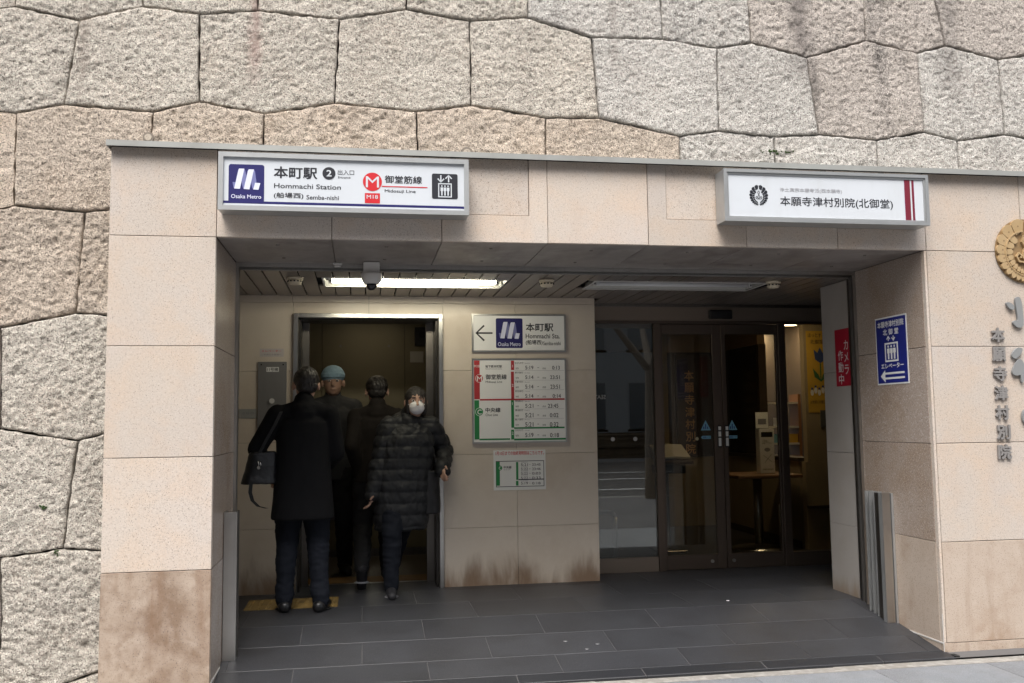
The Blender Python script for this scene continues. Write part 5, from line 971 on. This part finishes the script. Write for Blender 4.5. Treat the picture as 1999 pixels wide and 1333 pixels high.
    body = organic('body', prims, skin_m, t, .0048, 4)
    if P.get('face'):
        for sx in (-1, 1):
            e = organic('eye', [('e', HP((.018*sx, .0425, .006)), (.0085*hs_, .0065*hs_, .0055*hs_), R)], eye_w, t, .0015, 1); bmo_ = organic('iris', [('e', HP((.018*sx, .0475, .0055)), (.0042*hs_, .0025*hs_, .0042*hs_), R)], eye_d, t, .001, 1)
            organic('eyebrow', [('c', HP((.009*sx, .051, .021)), HP((.028*sx, .044, .022)), .0028*hs_, .002*hs_)], hair_m, t, .0015, 1)
    # hair
    hp = [('e', HP((0, -.012, .024)), (.0525*hs_, .060*hs_, .052*hs_), R), ('e', HP((0, -.032, -.004)), (.044*hs_, .036*hs_, cloth.get('hairlen', .036)*hs_), R)]
    if cloth.get('hairlen', 0) > .05: hp += [('e', HP((s*.040, -.008, -.018)), (.016*hs_, .034*hs_, .05*hs_), R) for s in (-1, 1)]
    if cloth.get('hat'):
        organic('hair', hp[1:], hair_m, t, .006, 2, folds(.003, 60, 60))
        organic('knit_hat', [('e', HP((0, -.008, .034)), (.056*hs_, .064*hs_, .050*hs_), R), ('l', [(HP((0, -.006, z)).x, HP((0, -.006, z)).y, HP((0, -.006, z)).z, .0575*hs_, .066*hs_, ang+P.get('turn', 0)) for z in (.022, .042)])], cloth['hat'], t, .005, 3, folds(.003, 60, 60))
    else: organic('hair', hp, hair_m, t, .0045, 2, folds(.007, 70, 26, cloth.get('hs', 1)))
    if cloth.get('mask'):
        organic('face_mask', [('e', HP((0, .034, -.026)), (.037*hs_, .032*hs_, .034*hs_), R), ('e', HP((0, .052, -.020)), (.018*hs_, .016*hs_, .020*hs_), R)], cloth['mask'], t, .004, 3, folds(.0015, 30, 60))
        organic('mask_strap', [('c', HP((sx*.036, .03, -.014)), HP((sx*.05, -.004, 0)), .0018*hs_, .0018*hs_) for sx in (-1, 1)], cloth['mask'], t, .0022, 0)
    # trousers, shoes
    tp_ = []
    for k in 'RL':
        hp_, kn, ft, fd = legs[k]; c2 = lambda a, b, r0, r1: tp_.append(('c', Wd(a), Wd(b), r0*h, r1*h))
        c2(hp_, kn, .066, .049); c2(kn, ft+Vector((0, 0, .0)), .047, .036)
    tp_.append(('e', Wd(hip), (.098*h, .070*h, .07*h), R)); organic('trousers', tp_, cloth['trousers'], t, .007, 3, folds(.010, 12, 26, 3))
    for k in 'RL':
        hp_, kn, ft, fd = legs[k]; tilt = P.get('tilt'+k, 0); up = Vector((0, 0, 1))
        q = lambda f_, u_: ft+fd*f_*math.cos(tilt)+up*(u_*math.cos(tilt)+f_*math.sin(tilt))-fd*u_*math.sin(tilt)
        sh_ = [('c', Wd(q(-.022, -.022)), Wd(q(.035, -.022)), .027*h, .026*h), ('c', Wd(q(.035, -.024)), Wd(q(.092, -.028)), .026*h, .020*h), ('c', Wd(q(0, .0)), Wd(q(0, -.02)), .027*h, .028*h)]
        s = organic('shoe', sh_, cloth['shoes'], t, .006, 3)
        organic('sole', [('c', Wd(q(-.026, -.039)), Wd(q(.030, -.039)), .0055*h, .0055*h)]+[('c', Wd(q(f1, -.039)+Vector((0, 0, 0))), Wd(q(f1+.03, -.040)), .0055*h, .0055*h) for f1 in (.03, .06)]+[('e', Wd(q(.035, -.0395)), (.034*h, .034*h, .006*h), Matrix.Identity(4))], cloth['sole'], s, .004, 2)
    # coat
    hem = cloth['hem']; cr_ = []; cw = cloth.get('cw', 1)
    N_ = 9
    for i in range(N_):
        u = i/(N_-1); z = hem+(sh.z+.018-hem)*u; base = hip.lerp(sh, max(0, min(1, (z-hip.z)/(sh.z-hip.z)))) if z > hip.z else hip+Vector((0, 0, 0))
        c = Wd((base.x, base.y, z)); prof = np.interp(u, [0, .35, .62, .85, .96, 1], cloth['prof']); cr_.append((c.x, c.y, c.z, prof*h*cw, prof*h*.68*cw, ang))
    cp = [('l', cr_)]
    for k in 'RL':
        a, b, c = arms[k]; w_ = (c-b).normalized(); cp += [('c', Wd(a), Wd(b), .041*h*cloth.get('sl', 1), .036*h*cloth.get('sl', 1)), ('c', Wd(b), Wd(c+w_*.012), .036*h*cloth.get('sl', 1), .029*h*cloth.get('sl', 1))]
    cp += [('c', Wd(sh+Vector((0, -.005, .0))), Wd(sh+Vector((0, -.004, .050))), .066*h, .043*h)]+[('c', Wd(sh+Vector((sx*.02, -.004, .012))), Wd(sh+Vector((sx*(s_-.005), 0, -.006))), .044*h, .038*h) for sx in (-1, 1)]
    if cloth.get('hood'): cp += [('e', Wd(sh+Vector((0, -.06, .035))), (.075*h, .04*h, .04*h), R)]
    organic('coat', cp, cloth['coat'], t, .007, 4, cloth['disp'])
    return t, Wd, arms
blk = mat('black_wool', (.006, .006, .007), .9, spec=.2, bump=(200, .001)); nvy = mat('navy_trousers', (.008, .010, .016), .85, spec=.25); puff = mat('charcoal_puffer', (.019, .020, .022), .55, spec=.35); brn = mat('dark_brown_jacket', (.014, .011, .009), .85, spec=.25); shoe_m = mat('black_shoe', (.012, .012, .013), .35); shoe_g = mat('dark_trainer', (.02, .02, .024), .6); sole_w = mat('grey_sole', (.28, .28, .30), .7); sole_b = mat('black_sole', (.015, .015, .015), .7); hatb = mat('light_blue_knit', (.24, .36, .45), .85, bump=(120, .002)); maskw = mat('white_mask', (.70, .69, .70), .8); drk = mat('dark_trousers', (.010, .010, .012), .8)
# person with the long black coat, back to the camera
A, WA, armsA = person('person in a long black coat seen from behind, waiting at the elevator', .36, 1.27, .08, 1.53,
    dict(footR=(.072, -.02, .045), footL=(-.072, .015, .045), toeR=(.35, 1, 0), toeL=(-.1, 1, 0), handL=(-.135, .10, .565), elbL=(-.9, -.8, -.2), handR=(.09, .14, .575), elbR=(.5, -1, -.2), head=(.01, .03, .93), turn=.1),
    dict(trousers=nvy, shoes=shoe_m, sole=sole_b, coat=blk, hem=.375, prof=[.130, .118, .110, .114, .075, .048], disp=folds(.007, 8, 5, 2), wide=.104, sl=1.08))
# second person stepping into the elevator, back to the camera
person('person in a dark brown jacket stepping away into the elevator with one heel raised', .84, 2.10, .02, 1.52,
    dict(footL=(-.075, -.13, .105), footR=(.055, .16, .045), kneL=(0, 1, .1), toeL=(0, .5, -.85), tiltL=0, toeR=(.3, 1, 0), handL=(-.085, -.02, .53), palmL=(0, 1, 0), handR=(.14, .12, .50), head=(0, .03, .925)),
    dict(trousers=drk, shoes=shoe_g, sole=sole_w, coat=brn, hem=.49, prof=[.115, .115, .115, .12, .07, .045], disp=folds(.006, 10, 12, 5), wide=.10))
# third person already inside with a light blue knitted hat, facing out
person('person in a light blue knitted hat standing inside the elevator', .50, 2.72, math.pi+.05, 1.62,
    dict(face=1, handR=(.15, .05, .47), handL=(-.15, .05, .47)),
    dict(trousers=drk, shoes=shoe_g, sole=sole_b, coat=mat('dim_grey_jacket', (.03, .03, .032), .8), hem=.45, prof=[.115, .115, .115, .12, .07, .045], disp=folds(.006, 10, 12, 8), hat=hatb))
# fourth person in the quilted coat and face mask coming out
Dp, WD, armsD = person('person in a charcoal quilted coat and white face mask walking out of the elevator', 1.03, 1.78, math.pi+.12, 1.42,
    dict(face=1, hip=(.02, 0, .53), chest=(-.02, .02, .81), head=(-.045, .05, .925), footR=(.085, .09, .045), footL=(.045, -.19, .075), toeR=(.1, 1, 0), toeL=(.1, 1, -.3), kneL=(0, 1, .2), handL=(-.175, .07, .60), elbL=(-.5, -1, 0), handR=(.17, .05, .48), turn=-.05),
    dict(trousers=nvy, shoes=shoe_g, sole=sole_w, coat=puff, hem=.31, prof=[.125, .145, .135, .130, .09, .058], disp=quilt, hood=1, hairlen=.06, mask=maskw, wide=.104, sl=1.15))
# bags
leather = mat('black_bag_leather', (.008, .008, .010), .45, bump=(60, .002)); met = mat('bag_metal', (.5, .5, .48), .25, 1); webb = mat('black_webbing', (.015, .015, .016), .8)
bg1 = thing('shoulder_bag', 'black shoulder bag with steel clips hanging at the left side of the long black coat', 'bag', (.09, 1.22, .9))
organic('bag_body', [('l', [(.095+.02*u, 1.22, .885+.20*u, .115-.035*u, .075-.03*u, .25) for u in (0, .1, .5, .8, 1)])], leather, bg1, .007, 6, folds(.008, 12, 16, 4))
def strap(nm, pts, wd, m, p):
    bm = bmesh.new(); prev = None
    for i, q in enumerate(pts):
        q = Vector(q); vs = [bm.verts.new(q+Vector(d)) for d in ((-wd/2, 0, 0), (wd/2, 0, 0), (wd/2, .004, 0), (-wd/2, .004, 0))]
        if prev:
            for k in range(4): bm.faces.new((prev[k], prev[(k+1) % 4], vs[(k+1) % 4], vs[k]))
        prev = vs
    return bmo(nm, bm, m, p)
strap('bag_handle', [(.10, 1.17, 1.08), (.14, 1.165, 1.16), (.19, 1.17, 1.25), (.225, 1.19, 1.33), (.235, 1.25, 1.365), (.22, 1.30, 1.33)], .02, webb, bg1)
strap('hanging_strap', [(.055, 1.14, .90), (.05, 1.135, .84), (.065, 1.13, .79), (.10, 1.13, .755), (.15, 1.14, .74)], .022, webb, bg1)
for dx in (0, .012): cyl('clip', (.095+dx, 1.145, 1.03), (.10+dx, 1.140, 1.0), .004, met, bg1)
cyl('clip_ring', (.10, 1.14, .99), (.10, 1.134, .99), .010, met, bg1)
bg2 = thing('tote_bag', 'black tote bag hanging from the arm of the masked person', 'bag', (1.21, 1.72, .6))
organic('bag_body', [('l', [(1.215, 1.74, .62+.30*u, .062, .035, .5) for u in (0, .1, .5, .9, 1)])], leather, bg2, .007, 5, folds(.006, 12, 12, 9))
strap('bag_handle', [(1.19, 1.73, .91), (1.205, 1.73, 1.0), (1.225, 1.73, 1.04), (1.24, 1.73, 1.0), (1.245, 1.73, .91)], .014, webb, bg2)
# red bag added to stand in for a red reflection in the elevator mirror
rb = thing('added_red_bag', 'added red bag on the elevator handrail standing in for a mirror reflection', 'bag', (.61, 3.45, .62)); organic('bag_body', [('l', [(.615, 3.47, .58+.22*u, .045-.012*u, .025, .2) for u in (0, .3, .8, 1)])], mat('red_cloth', (.45, .03, .02), .7), rb, .006, 3, folds(.006, 20, 14, 2)); cyl('loop', (.615, 3.47, .80), (.615, 3.51, .87), .005, webb, rb)
# small litter and bolts on the dark floor
for (x, y) in ((3.05, .98), ): tag(box('paper_scrap', x, x+.018, y, y+.008, .0852, .088, paper), 'tiny scrap of white paper on the dark floor before the doors', 'litter')
for i, (x, y) in enumerate(((1.955, .30), (1.86, .42), (2.03, .36))):
    b = thing('floor_stud', 'small round studs in the dark floor', 'floor stud', (x, y, zf(y)), 'floor studs'); b['label'] = ['small round metal stud in the dark floor, nearest the street', 'small round metal stud in the dark floor, left of three', 'small round metal stud in the dark floor, right of three'][i]
    bm = bmesh.new(); bmesh.ops.create_cone(bm, cap_ends=True, segments=14, radius1=.013, radius2=.011, depth=.003, matrix=Matrix.Translation((x, y, zf(y)+.0012))); bmo('stud_cap', bm, mat('worn_stud', (.12, .12, .125), .5) if i == 0 else bpy.data.materials['worn_stud'], b)
ORG.clear()
